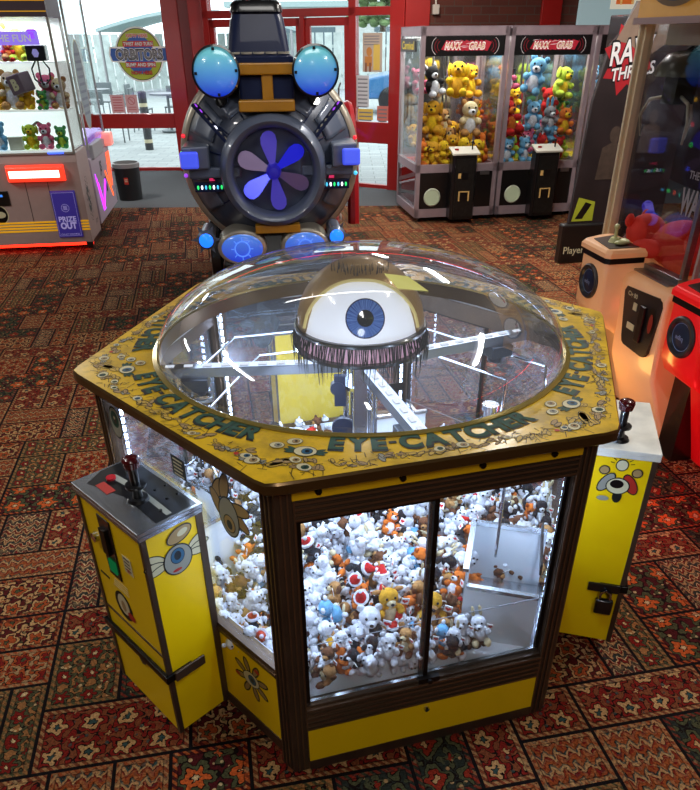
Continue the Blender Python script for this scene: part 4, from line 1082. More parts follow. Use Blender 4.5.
for n_, (x, y, z, k) in enumerate([(.12, .2, .57, 'orange_cat'), (.22, .15, .57, 'gold_dog'), (.32, .14, .57, 'yellow_dog'), (.70, .14, .57, 'yellow_dog'), (.80, .2, .57, 'orange_cat'), (.18, .34, .66, 'tan_dog'), (.32, .33, .66, 'gold_dog'), (.46, .3, .68, 'tan_dog'), (.6, .3, .64, 'gold_dog'), (.78, .36, .62, 'orange_cat'), (.12, .52, .7, 'gold_dog'), (.3, .55, .72, 'yellow_dog'), (.5, .55, .72, 'gold_dog'), (.68, .55, .68, 'tan_dog'), (.24, .22, .72, 'gold_dog'), (.52, .14, .6, 'yellow_dog'), (.42, .2, .62, 'gold_dog')]):
    stock(0, [(k, x, y, z, random.Random(n_).uniform(-50, 50), 1.05, 'in the heap on the red tray of the left machine')], '', g1 + ', ' + CN[k] + 's of the heap')
stock(1, [('pink_bear', .13, .28, 1.25, 20, 1.1, 'hung high at the left of the middle machine'), ('blue_bear', .36, .25, 1.23, -30, 1.5, 'largest, hung high in the middle machine'), ('lime_dog', .72, .3, 1.18, 15, 1.3, 'hung high at the right of the middle machine'),
          ('yellow_dog', .3, .65, 1.02, 10, 1.2, 'near the mirror in the middle machine'), ('red_bear', .16, .2, .84, 20, 1.5, 'perched large on the left of the heap'), ('blue_bear', .42, .25, .88, -10, 1.2, 'sitting right of the big red bear'),
          ('red_bear', .68, .42, 1.0, 0, 1.2, 'upright at the right of the middle machine'), ('green_bear', .83, .4, 1.02, 0, .9, 'beside the right frame of the middle machine'), ('grey_bunny', .62, .25, .86, 10, 1.1, 'right of centre above the heap'), ('orange_cat', .76, .2, .82, 0, 1.2, 'at the right below the green bear')], '', g2)
for n_, (x, y, z, k) in enumerate([(.12, .15, .57, 'blue_bear'), (.22, .22, .6, 'lime_dog'), (.32, .14, .57, 'blue_bear'), (.7, .14, .57, 'red_bear'), (.8, .2, .57, 'lime_dog'), (.16, .34, .68, 'red_bear'), (.3, .33, .7, 'red_bear'), (.46, .3, .68, 'blue_bear'), (.6, .3, .66, 'grey_bunny'), (.74, .36, .66, 'red_bear'), (.12, .52, .7, 'orange_cat'), (.3, .55, .72, 'lime_dog'), (.5, .55, .72, 'red_bear'), (.68, .55, .7, 'pink_bear'), (.5, .15, .6, 'red_bear'), (.4, .18, .64, 'pink_bear'), (.66, .2, .68, 'blue_bear')]):
    stock(1, [(k, x, y, z, random.Random(n_+40).uniform(-50, 50), 1.05, 'in the heap on the yellow tray of the middle machine')], '', g2 + ', ' + CN[k] + 's of the heap')
for n_, (x, y, z, k, lab) in enumerate([(.12, .25, 1.2, 'blue_bear', 'hung high in the right hand machine'), (.14, .3, .95, 'green_bear', 'midway in the right hand machine'), (.13, .2, .78, 'red_bear', 'over the heap of the right hand machine'), (.12, .15, .57, 'lime_dog', 'lowest at the left of the right hand machine'), (.22, .2, .6, 'pink_bear', 'on the tray of the right hand machine'), (.3, .3, 1.05, 'yellow_dog', 'behind the others in the right hand machine')]):
    stock(2, [(k, x, y, z, 10*n_, 1.2, lab)], '', g3)

# ------------------------------------------------------------------ machine at the left edge
mTau = mat('taupe_panel', 'a8918c', .42, .1, noise=.06)
mTauE = mat('taupe_edge', 'a8a49c', .35, .5)
mStripe = mat('stripe_yellow', 'e8b020', .4, emit='e8a818', es=.35)
mPurp = mat('prize_purple', '3a2f86', .4, emit='3a2f9a', es=.25)
mLav = mat('lavender_print', 'a8a0d8', .4, emit='a8a0d8', es=.35)
LM = thing('prize_machine', 'white lit prize machine at left edge with shelves of plush and PRIZE OUT panel', 'claw machine', (-2.491, 6.884, 0), 8)
XL = -1.35; DP = .53
g = G(); g.loft([[(XL, 0, .08), (0, 0, .08), (0, DP, .08), (XL, DP, .08)], [(XL, 0, .80), (0, 0, .80), (0, DP, .80), (XL, DP, .80)], [(XL, .02, .875), (0, .02, .875), (0, DP, .875), (XL, DP, .875)]])
bd = g.build('cabinet_base', mTau, LM, smooth=False, bevel=.006)
g = G()
for q in range(4): g.box(XL, .002, -.003, 0, .195+.026*q, .211+.026*q)
g.build('yellow_stripe_band', mStripe, bd, smooth=False)
g = G(); g.box(-.50, -.496, -.002, 0, .27, .66); g.box(-.30, -.296, -.002, 0, .27, .66); g.box(-.50, -.3, -.002, 0, .27, .274); g.build('panel_seam', mBrzD, bd, smooth=False)
g = G(); g.loft([[(-.64, -.0, .64), (-.12, -.0, .64), (-.12, -.0, .79), (-.64, -.0, .79)], [(-.62, -.07, .66), (-.14, -.07, .66), (-.14, -.07, .77), (-.62, -.07, .77)]]); lb = g.build('red_lamp_housing', mat('lamp_red_plastic', 'e0402c', .3, emit='ff3a22', es=1.2), bd, smooth=False, bevel=.01)
g = G(); g.box(-.60, -.16, -.075, -.07, .685, .745); g.build('lamp_lens', glow('lamp_lens', 'ffd8c8', 4), lb, smooth=False, bevel=.004)
g = G(); g.loft([[(-.30, -.0, .13), (-.07, -.0, .13), (-.07, -.0, .56), (-.30, -.0, .56)], [(-.29, -.018, .14), (-.08, -.018, .14), (-.08, -.018, .55), (-.29, -.018, .55)]]); pf = g.build('prize_out_flap', mPurp, bd, smooth=False, bevel=.006)
Mf = Matrix(((1, 0, 0, -.185), (0, 0, -1, -.0195), (0, 1, 0, 0), (0, 0, 0, 1)))
g = G(Mf); text(g, 'PRIZE', 0, .305, .045, None, 0, .03, .16); text(g, 'OUT', 0, .245, .055, None, 0, .05, .15); text(g, 'COLLECT YOUR PRIZE', 0, .165, .014, None, 0, 0, .17)
g.lathe([(.033, 0), (.036, 0)], 24, 0, Matrix.Translation((0, .405, 0))); 
for q in range(4): g.box(-.018, .018, .39+.01*q, .394+.01*q, 0, .0005)
for a_, b_, c_, d_ in ((-.1, .1, .15, .152), (-.1, .1, .54, .542), (-.1, -.098, .15, .542), (.098, .1, .15, .542)): g.box(a_, b_, c_, d_, 0, .0004)
g.build('flap_lettering', mLav, pf, smooth=False)
g = G(); g.box(-.9, -.665, -.01, 0, .44, .57); kp = g.build('payment_screen', mBlk, bd, smooth=False, bevel=.006)
g = G(); g.box(-.75, -.72, -.012, -.01, .52, .54); g.build('screen_icon', glow('screen_blue', '3a7ad8', 1.5), kp, smooth=False)
g = G(Mf @ Matrix.Translation((-.6, .36, -.018))); g.disc((0, 0), .075, .085, 0, 0, 26); g.disc((0, 0), .066, .076, .0006, 1, 26); g.disc((0, 0), .05, .03, .001, 0, 20); g.build('round_badge', [mPW, mPP], bd, smooth=False)
g = G(); g.box(-.24, -.10, .0, .03, .872, .885); g.build('blue_lamp', glow('blue_lamp', '3a5aff', 3), bd, smooth=False)
g = G()
for x in (XL, -.06): g.box(x, x+.06, .0, DP, .03, .08)
g.build('foot', mBlk, bd, smooth=False)
g = G(); g.box(XL, .0, .03, .05, .05, .075); g.build('red_underglow', glow('underglow_red', 'ff2010', 6), bd, smooth=False)
# glazed upper part
g = G()
for x in (-.02, XL): g.box(x, x+.02, .0, .02, .875, 2.3); g.box(x, x+.02, DP-.02, DP, .875, 2.3)
g.box(XL, 0, 0, .01, .87, .885); g.build('glass_frame', mTauE, LM, smooth=False)
mClr = glass('clear_panel', (.93, .97, .97, 1), .04, .4)
g = G(); g.box(XL+.02, -.02, .004, .010, .885, 1.92); g.build('front_glass', mClr, LM, smooth=False)
g = G(); g.box(-.012, -.006, .02, DP-.02, .885, 2.3); sg = g.build('side_glass', mClr, LM, smooth=False)
mShelfW = mat('lit_white', 'f0f2f0', .6, emit='eaf4f4', es=.55)
g = G(); g.box(XL, -.02, DP-.03, DP-.02, .885, 1.95); g.build('lit_back', mShelfW, LM, smooth=False)
for z in (1.20, 1.58): g = G(); g.box(XL, -.03, .22, DP-.03, z, z+.012); g.build('shelf', mShelfW, LM, smooth=False)
g = G(); g.box(XL, -.03, .02, DP-.03, .885, .90); g.build('shelf', mShelfW, LM, smooth=False)
mHead = mat('header_plum', '4a3a42', .4)
g = G(); g.box(XL, .0, -.03, DP, 1.92, 2.32); hd_ = g.build('header', mHead, LM, smooth=False)
g = G(); g.box(XL, .002, -.035, -.03, 2.03, 2.05); g.box(XL, .0, -.034, -.03, 1.955, 1.962); g.build('gold_line', mStripe, hd_, smooth=False)
g = G(); g.box(XL, -.12, .03, .05, 1.72, 1.82); sgn = g.build('lit_sign', mat('sign_lilac', '8a6ae0', .4, emit='9a7af0', es=.9), LM, smooth=False)
g = G(Matrix(((1, 0, 0, 0), (0, 0, -1, .029), (0, 1, 0, 1.77), (0, 0, 0, 1)))); text(g, 'JOIN THE FUN', -.44, 0, .05, None, 0, .02, .52); g.build('sign_lettering', mBanW, sgn, smooth=False)
g = G(); g.cbox((-.17, .05, 1.79), (.09, .04, .09)); g.build('violet_emblem', glow('violet', '9040ff', 1.6), sgn, smooth=False, bevel=.02)
g = G(); g.box(-.26, -.10, .08, .22, 1.60, 1.72); cw = g.build('claw_head', mBlk, LM, smooth=False, bevel=.008)
g = G()
for s, (dx, dy) in enumerate(((-.05, 0), (.045, .02), (0, -.04))): g.tube([(-.18+dx*.5, .15+dy, 1.61), (-.18+dx*1.5, .15+dy*1.4, 1.54), (-.18+dx*1.3, .15+dy*1.3, 1.46), (-.18+dx*.4, .15+dy*.4, 1.42)], .008, 6)
g.build('claw', mBlk, cw)
g = G(Matrix(((1, 0, 0, -.18), (0, 0, -1, .079), (0, 1, 0, 1.66), (0, 0, 0, 1)))); g.disc((0, 0), .03, .035, 0, 0, 6); g.build('cube_emblem', mLav, cw, smooth=False)
# corner logo print on the side
Msd = Matrix(((0, 0, 1, .001), (1, 0, 0, 0), (0, 1, 0, 0), (0, 0, 0, 1)))
g = G(Msd)
for q in range(3):
    for a in range(18):
        b = 2*PI*a/18; g.box(-.012, .012, -.003, .003, 0, .0004, 0, Matrix.Translation((.22+.085*(1-.2*q)*math.cos(b), .44+.2*(1-.2*q)*math.sin(b), 0)) @ Matrix.Rotation(b+PI/2, 4, 'Z'))
text(g, 'S', .22, .44, .2, None, 0, .04, .1); text(g, 'JOY', .40, .2, .04, None, 0, .02, .12)
g.build('side_print', mat('print_graphite', '3c403c', .5), bd, smooth=False)
area('prize_machine_light', Vector((-2.491, 6.884, 0)) + Vector((-.55, .2, 1.9)), (0, 0, 8), 1.0, .3, 14, (.95, 1, 1))
def lmw(x, y, z): a = R(8); return Vector((-2.491 + x*math.cos(a) - y*math.sin(a), 6.884 + x*math.sin(a) + y*math.cos(a), z))
gl = 'soft toys in the white prize machine'
for (k, x, y, z, s, lab) in [('cream_bear', -.52, .30, 1.592, 1.0, 'on the top shelf at the left edge of the photo'), ('lime_dog', -.36, .3, 1.592, .9, 'on the top shelf beside the red bow bear'), ('red_bear', -.44, .25, 1.592, .6, 'small on the top shelf of the prize machine'),
                             ('cream_bear', -.26, .36, 1.592, .8, 'on the top shelf behind the claw'), ('gold_dog', -.64, .3, 1.212, .9, 'at left of the middle shelf'), ('cream_bear', -.50, .3, 1.212, 1.1, 'on the middle shelf left of the letter cube'), ('yellow_dog', -.38, .3, 1.212, .7, 'low on the middle shelf'),
                             ('pink_bear', -.20, .33, 1.212, 1.0, 'right of the letter cube on the middle shelf'), ('cream_bear', -.09, .3, 1.212, .9, 'at the right end of the middle shelf'), ('green_bear', -.24, .24, 1.212, .55, 'small, in front of the pink bear on the middle shelf'),
                             ('blue_bear', -.66, .12, .90, .8, 'on the bottom shelf at the left'), ('lime_dog', -.38, .12, .90, .75, 'on the bottom shelf under the paper roof'), ('pink_bear', -.25, .12, .90, .75, 'on the bottom shelf at right'), ('green_bear', -.12, .14, .90, .65, 'at the right end of the bottom shelf')]:
    place(P[k], USED, lmw(x, y, z), (0, 0, R(8)), s*1.22, CN[k] + ' ' + lab, gl)
g = G(); g.cbox((0, 0, .075), (.15, .15, .15), 0); M = Matrix(((1, 0, 0, 0), (0, 0, -1, -.0765), (0, 1, 0, .075), (0, 0, 0, 1))); text(g, 'B', 0, 0, .08, M, 1, .05)
o = g.build('letter_cube', [mat('cube_plum', '5a4454', .5), mPW], None, smooth=False, bevel=.01); o.location = lmw(-.35, .13, 1.36); o.rotation_euler = (R(6), R(-14), R(-20)); tag(o, 'plum letter cube printed with a white B on the middle shelf', 'toy block')
g = G(); g.beam((-.08, 0, 0), (0, 0, .05), .01, .02); g.beam((0, 0, .05), (.08, 0, 0), .01, .02); o = g.build('roof_ornament', mat('ornament_brown', '6a5650', .6), None, smooth=False); o.location = lmw(-.32, .2, 1.06); tag(o, 'small dark pitched roof ornament above the bottom shelf toys', 'ornament')
g = G(); g.box(-.06, .06, -.03, .03, 0, .10); g.box(-.065, .065, -.032, .032, .1, .108); o = g.build('prize_box', mat('prize_box_grey', 'a8a89c', .5), None, smooth=False); o.location = lmw(-.52, .12, .90); o.rotation_euler[2] = R(8); tag(o, 'small grey prize carton on the bottom shelf beside the blue bear', 'box')

# second machine behind, seen from its lit side
PMc = thing('neon_striped_machine', 'machine behind the prize machine with purple and orange neon striped side', 'arcade machine', (-2.627, 7.64, 0), 8)
g = G(); g.box(-1.3, 0, 0, 1.2, .08, .72); g.box(-1.3, 0, .1, 1.2, .72, .80); pb = g.build('cabinet_base', mat('mauve_panel', 'a89aa8', .4), PMc, smooth=False, bevel=.01)
mPu = glow('neon_purple', 'c030ff', 3.0); mOr = glow('neon_orange', 'ff5a28', 2.5)
g = G(Msd)
for q in range(3): g.beam((.1+.05*q, .56-.05*q, .004), (.26+.05*q, .17, .004), .012, .004)
g.beam((.3, .2, .004), (.62, .42, .004), .05, .004); g.build('purple_neon', mPu, pb, smooth=False)
g = G(Msd)
for q in range(3): g.beam((.95+.09*q, .66, .004), (.85+.09*q, .3, .004), .018, .004)
g.beam((.7, .5, .004), (.98, .2, .004), .03, .004); g.build('orange_neon', mOr, pb, smooth=False)
g = G(Msd); text(g, 'JS', .5, .58, .1, None, 0, .04, .14); g.box(.62, .7, .3, .45, 0, .001); g.build('side_print', mInk, pb, smooth=False)
g = G(); g.box(-1.3, -.02, .1, 1.15, .80, .9); g.build('deck', mat('violet_plastic', 'b89ae8', .3, emit='9a60ff', es=.5), PMc, smooth=False, bevel=.03)
g = G(); g.box(-.06, .03, .1, .7, .70, .84); g.build('side_tray', mat('tray_grey', '9a989c', .4), PMc, smooth=False, bevel=.01)
g = G(); g.box(-.15, .08, 1.0, 1.16, .72, .86); g.build('red_corner_lamp', mat('corner_lamp', 'e8b0a8', .3, emit='ff7a68', es=.6), PMc, smooth=False, bevel=.02)
g = G(); g.box(-1.3, -.01, .04, .05, .9, 2.2); g.box(-.012, -.006, .05, 1.1, .85, 2.2); g.build('clear_canopy', mClr, PMc, smooth=False)
for x, y in ((-.02, .05), (-.02, 1.1)): g = G(); g.box(x, x+.02, y, y+.02, .8, 2.2); g.build('canopy_post', mTauE, PMc, smooth=False)
g = G(Matrix(((0, 0, 1, -.004), (1, 0, 0, .36), (0, 1, 0, 1.36), (0, 0, 0, 1)))); g.disc((0, 0), .22, .40, 0, 0, 36); g.disc((0, 0), .205, .385, .0006, 1, 36)
for q in range(9): g.box(-.15, .15, -.26+.065*q, -.235+.065*q, .001, .0014, 2)
g.build('oval_window_print', [mPW, mat('oval_tint', '8fa0a8', .4), mat('oval_lines', '7a8494', .5)], PMc, smooth=False)

# bin
t = thing('waste_bin', 'black round waste bin with silver rim beside the neon striped machine', 'bin', (-2.80, 9.42, 0))
g = G(); g.lathe([(0.001, 0), (.145, 0), (.16, .40), (.15, .40), (.135, .03), (.001, .03)], 32); g.build('bin_body', mat('bin_black', '121214', .45), t)
g = G(); g.lathe([(.15, .385), (.168, .385), (.168, .43), (.15, .44), (.148, .39)], 32); g.build('rim', mat('bin_rim', '9a9c9c', .35, .4), t)
g = G(Matrix(((1, 0, 0, .02), (0, 0, -1, -.158), (0, 1, 0, .24), (0, 0, 0, 1)))); g.box(-.025, .025, -.04, .04, 0, .002, 0); g.box(-.018, .018, -.01, .0, .002, .003, 1); g.box(-.018, .018, .01, .02, .002, .003, 1); g.build('red_label', [mat('label_red', 'c03020', .5), mPW], t, smooth=False)

# window signs (on the left pane)
Mw = Matrix(((1, 0, 0, -3.0), (0, 0, -1, WY+.03), (0, 1, 0, 1.56), (0, 0, 0, 1)))
t = thing('window_sign', 'round green ORBITORS sign stuck on the left window', 'sign', (0, 0, 0))
g = G(Mw)
SGM = [mat('sign_white', 'f0f0ea', .5), mat('sign_olive', 'a8b428', .5), mat('sign_red', 'd02828', .5), mat('sign_blue', '2a5aa8', .5), mat('sign_grey', '8a8a8e', .5), mat('sign_black', '141414', .5)]
g.disc((0, 0), .345, .345, 0, 0, 48); g.disc((0, 0), .325, .325, .001, 5, 48); g.disc((0, 0), .315, .315, .002, 1, 48)
for s in (-1, 1): g.poly([(s*.1, -.10), (s*.42, -.09), (s*.44, 0), (s*.42, .10), (s*.1, .10)] if s > 0 else [(-.1, .10), (-.42, .10), (-.44, 0), (-.42, -.09), (-.1, -.10)], .003, 0); g.poly([(s*.1, -.08), (s*.40, -.075), (s*.42, 0), (s*.40, .08), (s*.1, .08)] if s > 0 else [(-.1, .08), (-.40, .08), (-.42, 0), (-.40, -.075), (-.1, -.08)], .004, 3)
g.disc((0, 0), .22, .24, .005, 3, 30)
bdg = g.build('sign_board', SGM, t, smooth=False)
g = G(Mw)
for (s_, y, h, w, fg, bg) in (('NOW HERE', .235, .05, .3, 2, 0), ('TWIST AND TURN', .135, .05, .42, 0, 2), ('BUMP AND SPIN', -.125, .05, .42, 0, 2), ('NOW HERE', -.225, .05, .3, 2, 5)):
    if bg in (2,): g.box(-w/2-.01, w/2+.01, y-h*.7, y+h*.7, .006, .0065, bg)
    text(g, s_, 0, y, h*.92, None, bg if bg != 2 else 5, .06, w*1.02, 0, .0075); text(g, s_, 0, y, h*.85, None, fg, .02, w, 0, .009)
text(g, 'ORBITORS', 0, .005, .125, None, 0, .08, .69, 0, .010); text(g, 'ORBITORS', 0, .005, .12, None, 5, .05, .68, 0, .012); text(g, 'ORBITORS', 0, .005, .108, None, 4, .0, .66, 0, .014)
g.build('sign_lettering', SGM, bdg, smooth=False)
t = thing('window_notice', 'two faded pink safety notices low on the left window', 'notice', (0, 0, 0))
g = G(Matrix(((1, 0, 0, -3.33), (0, 0, -1, WY+.03), (0, 1, 0, .93), (0, 0, 0, 1)))); nm_ = [mat('notice_pink', 'd8a8ac', .6), mat('notice_red', 'c06870', .6)]
g.box(-.2, .0, -.12, .12, 0, .001, 0)
for q in range(6): g.box(-.17, -.03, .08-.035*q, .095-.035*q, .001, .002, 1)
g.build('left_sheet', nm_, t, smooth=False)
g = G(Matrix(((1, 0, 0, -3.33), (0, 0, -1, WY+.03), (0, 1, 0, .93), (0, 0, 0, 1)))); g.box(.02, .2, -.12, .12, 0, .001, 0); g.lathe([(.045, .002), (.055, .002)], 24, 1, Matrix.Translation((.11, .04, 0)) @ Matrix.Rotation(0, 4, 'X')); g.box(-.05, .05, -.006, .006, .002, .003, 1, Matrix.Translation((.11, .04, 0)) @ Matrix.Rotation(R(-45), 4, 'Z'))
for q in range(2): g.box(.05, .17, -.05-.03*q, -.04-.03*q, .001, .002, 1)
g.build('right_sheet', nm_, t, smooth=False)
# posters on the narrow right window
def poster(nm, lab, s0, s1, z0, z1, base, fn):
    g = G(MD @ Matrix(((1, 0, 0, 0), (0, 0, -1, .03), (0, 1, 0, 0), (0, 0, 0, 1)))); g.box(s0, s1, z0, z1, 0, .0015, 0); fn(g, s0, s1, z0, z1)
    tag(g.build(nm, base, smooth=False), lab, 'poster')
mPo = [mat('poster_pale', 'b8a898', .6), mat('poster_orange', 'c08040', .6), mat('poster_dark', '8a5a40', .6), mat('poster_yellow', 'd8b858', .6), mat('poster_text', '7a7a80', .6)]
def f1(g, a, b, c, d):
    g.box(a+.03, a+.13, c+.06, d-.25, .0015, .002, 1); g.box(b-.12, b-.03, c+.02, d-.12, .0015, .002, 3); g.disc((a+.09, d-.2), .04, .05, .002, 1, 14)
    for q in range(4): g.box(a+.02, b-.04, d-.04-.03*q, d-.03-.03*q, .0015, .002, 4)
    g.box(a+.03, a+.06, c, c+.1, .002, .0025, 2); g.box(a+.09, a+.12, c, c+.1, .002, .0025, 2)
def f2(g, a, b, c, d):
    for q in range(8): g.box(a+.02, b-.02, d-.05-.045*q, d-.035-.045*q, .0015, .002, 4)
poster('window_poster', 'brown and orange poster high on the narrow right window', 3.19, 3.46, 1.38, 1.80, mPo, f1)
poster('window_poster', 'white text sheet below the orange poster on the right window', 3.10, 3.28, .98, 1.34, [mat('sheet_white', 'c8c8cc', .6)]+mPo[1:], f2)
poster('window_poster', 'pale orange notice in the bottom left of the right window', 3.12, 3.34, .83, .96, [mPo[3]]+mPo[1:], f2)
poster('window_poster', 'pink and red notice in the bottom right of the right window', 3.40, 3.56, .83, 1.0, [mat('sheet_pink', 'cc7468', .6)]+mPo[1:], f2)
# small alarm box and pipe on the brick wall
t = thing('alarm_box', 'small white alarm box on the brick wall above the grabber machines', 'alarm', MB_ @ Vector((.37, 0, 1.98)), YAW)
g = G(); g.box(-.04, .04, -.05, 0, 0, .1); g.build('box', mat('alarm_white', 'b8b0a4', .5), t, bevel=.006); g = G(); g.cyl((0, -.02, .1), (0, -.02, .9), .012, n=8); g.build('conduit', mat('alarm_white', 'b8b0a4', .5), t)
# ------------------------------------------------------------------ locomotive ride
TRN = thing('locomotive_ride', 'dark blue steam locomotive childrens ride with propeller fan nose and round headlights', 'kiddie ride', (-.50, 4.9, 0), 6)
mTb = mat('train_grey_blue', '454d60', .36, .15, coat=.4, noise=.25, nscale=5)
mTd = mat('train_navy', '141e3e', .42, .0, coat=.12)
mTg = mat('train_panel_grey', '566074', .38, .15, coat=.3)
mTs = mat('train_silver', 'b8b2a4', .35, .6, noise=.2, nscale=8)
mTy = mat('train_ochre', 'b07a12', .38, noise=.2, nscale=9)
mTd.node_tree.nodes['Principled BSDF'].inputs['Specular IOR Level'].default_value = .2
mTk = mat('train_black', '0b0c10', .3, coat=.5)
# local axes: x right, y away from camera, z up. nose centre (0, 0, 1.0)
ZB = 1.04
MY = lambda x, z, y=0: Matrix(((1, 0, 0, x), (0, 0, -1, y), (0, 1, 0, z), (0, 0, 0, 1)))  # lathe axis towards the camera (+Z -> -y)
g = G(MY(0, ZB, .0))
g.lathe([(.56, -1.35), (.60, -1.3), (.60, -.42), (.585, -.36), (.55, -.30), (.50, -.22), (.43, -.13), (.36, -.07), (.30, -.05), (.001, -.05)], 56)
boiler = g.build('boiler', mTb, TRN, angle=50)
g = G(MY(0, ZB, 0)); g.lathe([(.585, -.42), (.615, -.42), (.62, -.38), (.60, -.34), (.575, -.335)], 64); g.build('silver_rim', mTs, boiler, angle=60)
g = G(MY(0, ZB, 0)); g.lathe([(.60, -.9), (.61, -.9), (.61, -.85), (.60, -.85)], 56); g.lathe([(.60, -1.25), (.61, -1.25), (.61, -1.2), (.60, -1.2)], 56); g.build('boiler_band', mTs, boiler)
# raised panels on the nose shoulder
def onnose(ang_, r, lift=0):
    prof = [(.60, .42), (.585, .36), (.55, .30), (.50, .22), (.43, .13), (.36, .07), (.30, .05)]
    for (r0, y0), (r1, y1) in zip(prof, prof[1:]):
        if r1 <= r <= r0:
            y = y0 + (y1-y0)*(r0-r)/(r0-r1); return Vector((r*math.cos(ang_), y-lift, ZB+r*math.sin(ang_)))
    return Vector((r*math.cos(ang_), .05-lift, ZB+r*math.sin(ang_)))
for (a0, a1, r0, r1) in ((20, 42, .40, .56), (138, 160, .40, .56), (76, 104, .37, .55), (48, 70, .37, .54), (110, 132, .37, .54), (196, 216, .42, .56), (324, 344, .42, .56)):
    g = G(); n = 8; V = []
    for i in range(n+1):
        for j in range(5): V.append(onnose(R(a0+(a1-a0)*i/n), r0+(r1-r0)*j/4, .008))
    g.add(V, [(i*5+j, i*5+j+1, (i+1)*5+j+1, (i+1)*5+j) for i in range(n) for j in range(4)])
    o = g.build('nose_panel', mTg if a0 not in (76,) else mTd, boiler); md = o.modifiers.new('s', 'SOLIDIFY'); md.thickness = .012; md.offset = 0
g = G()
for a in range(0, 360, 24):
    if 225 < a < 315: continue
    g.tube([onnose(R(a), r, .002) for r in (.31, .36, .43, .5, .56)], .005, 6)
g.build('nose_rib', mTd, boiler)
# fan nose
nx, nz = .012, 1.012
g = G(MY(nx, nz, 0)); g.lathe([(.25, -.10), (.345, -.10), (.35, .0), (.335, .06), (.305, .085), (.275, .07), (.265, .03), (.26, .0), (.26, -.08), (.001, -.08)], 64)
ring = g.build('fan_housing', mTg, TRN, angle=50)
g = G(MY(nx, nz, 0)); g.lathe([(.252, -.06), (.0005, -.06)], 48); g.build('dark_disc', mat('disc_black', '050508', .6), ring)
g = G(MY(nx, nz, 0))
for i in range(24):
    a = 2*PI*i/24; g.disc((.238*math.cos(a), .238*math.sin(a)), .006, .006, -.055, 0, 8)
g.build('rim_studs', mTd, ring)
fan = G(MY(nx, nz, 0)); fan.lathe([(.001, .07), (.03, .065), (.045, .045), (.05, .0), (.05, -.05)], 28)
hub = fan.build('fan_hub', mat('hub_blue', '2c2a7a', .3, .4, emit='2a20c0', es=.35), ring)
blades = []
for i in range(6):
    a = R(96 + 60*i); M = MY(nx, nz, 0) @ Matrix.Rotation(a, 4, 'Z')
    lit = i in (0, 1, 3, 5)
    secs = []
    outl = [(.035, .014), (.06, .020), (.10, .032), (.14, .044), (.175, .052), (.21, .048), (.232, .030), (.240, .010)]
    top = [(x, w) for x, w in outl]; bot = [(x, -w*.9 - .0) for x, w in outl]
    g = G(M); tw = lambda x, y: .01 + y*.45
    V = [(x, y, tw(x, y)+.006) for x, y in top] + [(x, y, tw(x, y)+.006) for x, y in bot[::-1]]; n_ = len(V)
    V2 = [(x, y, z-.01) for x, y, z in V]
    g.add(V + V2, [tuple(range(n_))] + [tuple(range(2*n_-1, n_-1, -1))] + [(j, (j+1) % n_, n_+(j+1) % n_, n_+j) for j in range(n_)])
    blades.append(g.build('fan_blade', (mat('blade_violet', '5c58a8', .25, .4, emit='4a40d0', es=.40), mat('blade_blue', '2a34c0', .25, .4, emit='2028ff', es=.45), mat('blade_mauve', '7a6a84', .3, .4, emit='6a58a0', es=.15))[(0, 2, 1, 2, 0, 1)[i] if False else (0, 2, 1, 0, 2, 1)[i]], ring, smooth=False, bevel=.003))
# headlights
def hlmat(name, a, b, es):
    m, n, l, bb = nt(name)
    tc = n.new('ShaderNodeTexCoord'); sx = n.new('ShaderNodeSeparateXYZ'); l.new(tc.outputs['Object'], sx.inputs[0])
    mr = n.new('ShaderNodeMapRange'); mr.inputs['From Min'].default_value = -.13; mr.inputs['From Max'].default_value = .10; l.new(sx.outputs[2], mr.inputs['Value'])
    r = n.new('ShaderNodeValToRGB'); r.color_ramp.elements[0].color = hx(a); r.color_ramp.elements[1].color = hx(b); l.new(mr.outputs[0], r.inputs[0])
    l.new(r.outputs[0], bb.inputs['Base Color']); l.new(r.outputs[0], bb.inputs['Emission Color']); bb.inputs['Emission Strength'].default_value = es; bb.inputs['Roughness'].default_value = .2; bb.inputs['Coat Weight'].default_value = .6
    return m
mHL = hlmat('headlight_lens', '1838d8', '68b8c4', .58)
for s, hxx in ((-1, -.30), (1, .305)):
    g = G(MY(hxx, 1.585, -.02)); g.lathe([(.09, -.28), (.12, -.2), (.135, -.05), (.145, .0), (.145, .03), (.134, .035), (.132, .02), (.132, -.01)], 44); h = g.build('headlight', mTk, TRN)
    g = G(MY(hxx, 1.585, -.02)); g.lathe([(.133, .01), (.115, .022), (.08, .032), (.04, .038), (.0005, .04)], 44); ln = g.build('lens', mHL, h, angle=180)
    g = G(MY(hxx, 1.585, -.02))
    for a in (0, 90, 180, 270): g.cbox((.122*math.cos(R(a+3)), .122*math.sin(R(a+3)), .028), (.016, .016, .01))
    g.build('lens_clip', mTk, h, smooth=False)
    g = G(); g.cyl((hxx, .15, 1.42), (hxx*.7, .3, 1.3), .04, n=12); g.build('lamp_bracket', mTk, h)
# ochre I-beam
g = G(); 
g.box(-.185, .18, -.0, .10, 1.565, 1.63); g.box(-.03, .04, .015, .11, 1.42, 1.57); g.box(-.18, .17, -.05, .12, 1.365, 1.43)
g.build('ochre_beam', mTy, TRN, smooth=False, bevel=.008)
g = G(); g.box(-.175, .175, .04, .35, 1.40, 1.56); g.build('saddle', mTd, TRN, smooth=False, bevel=.02)
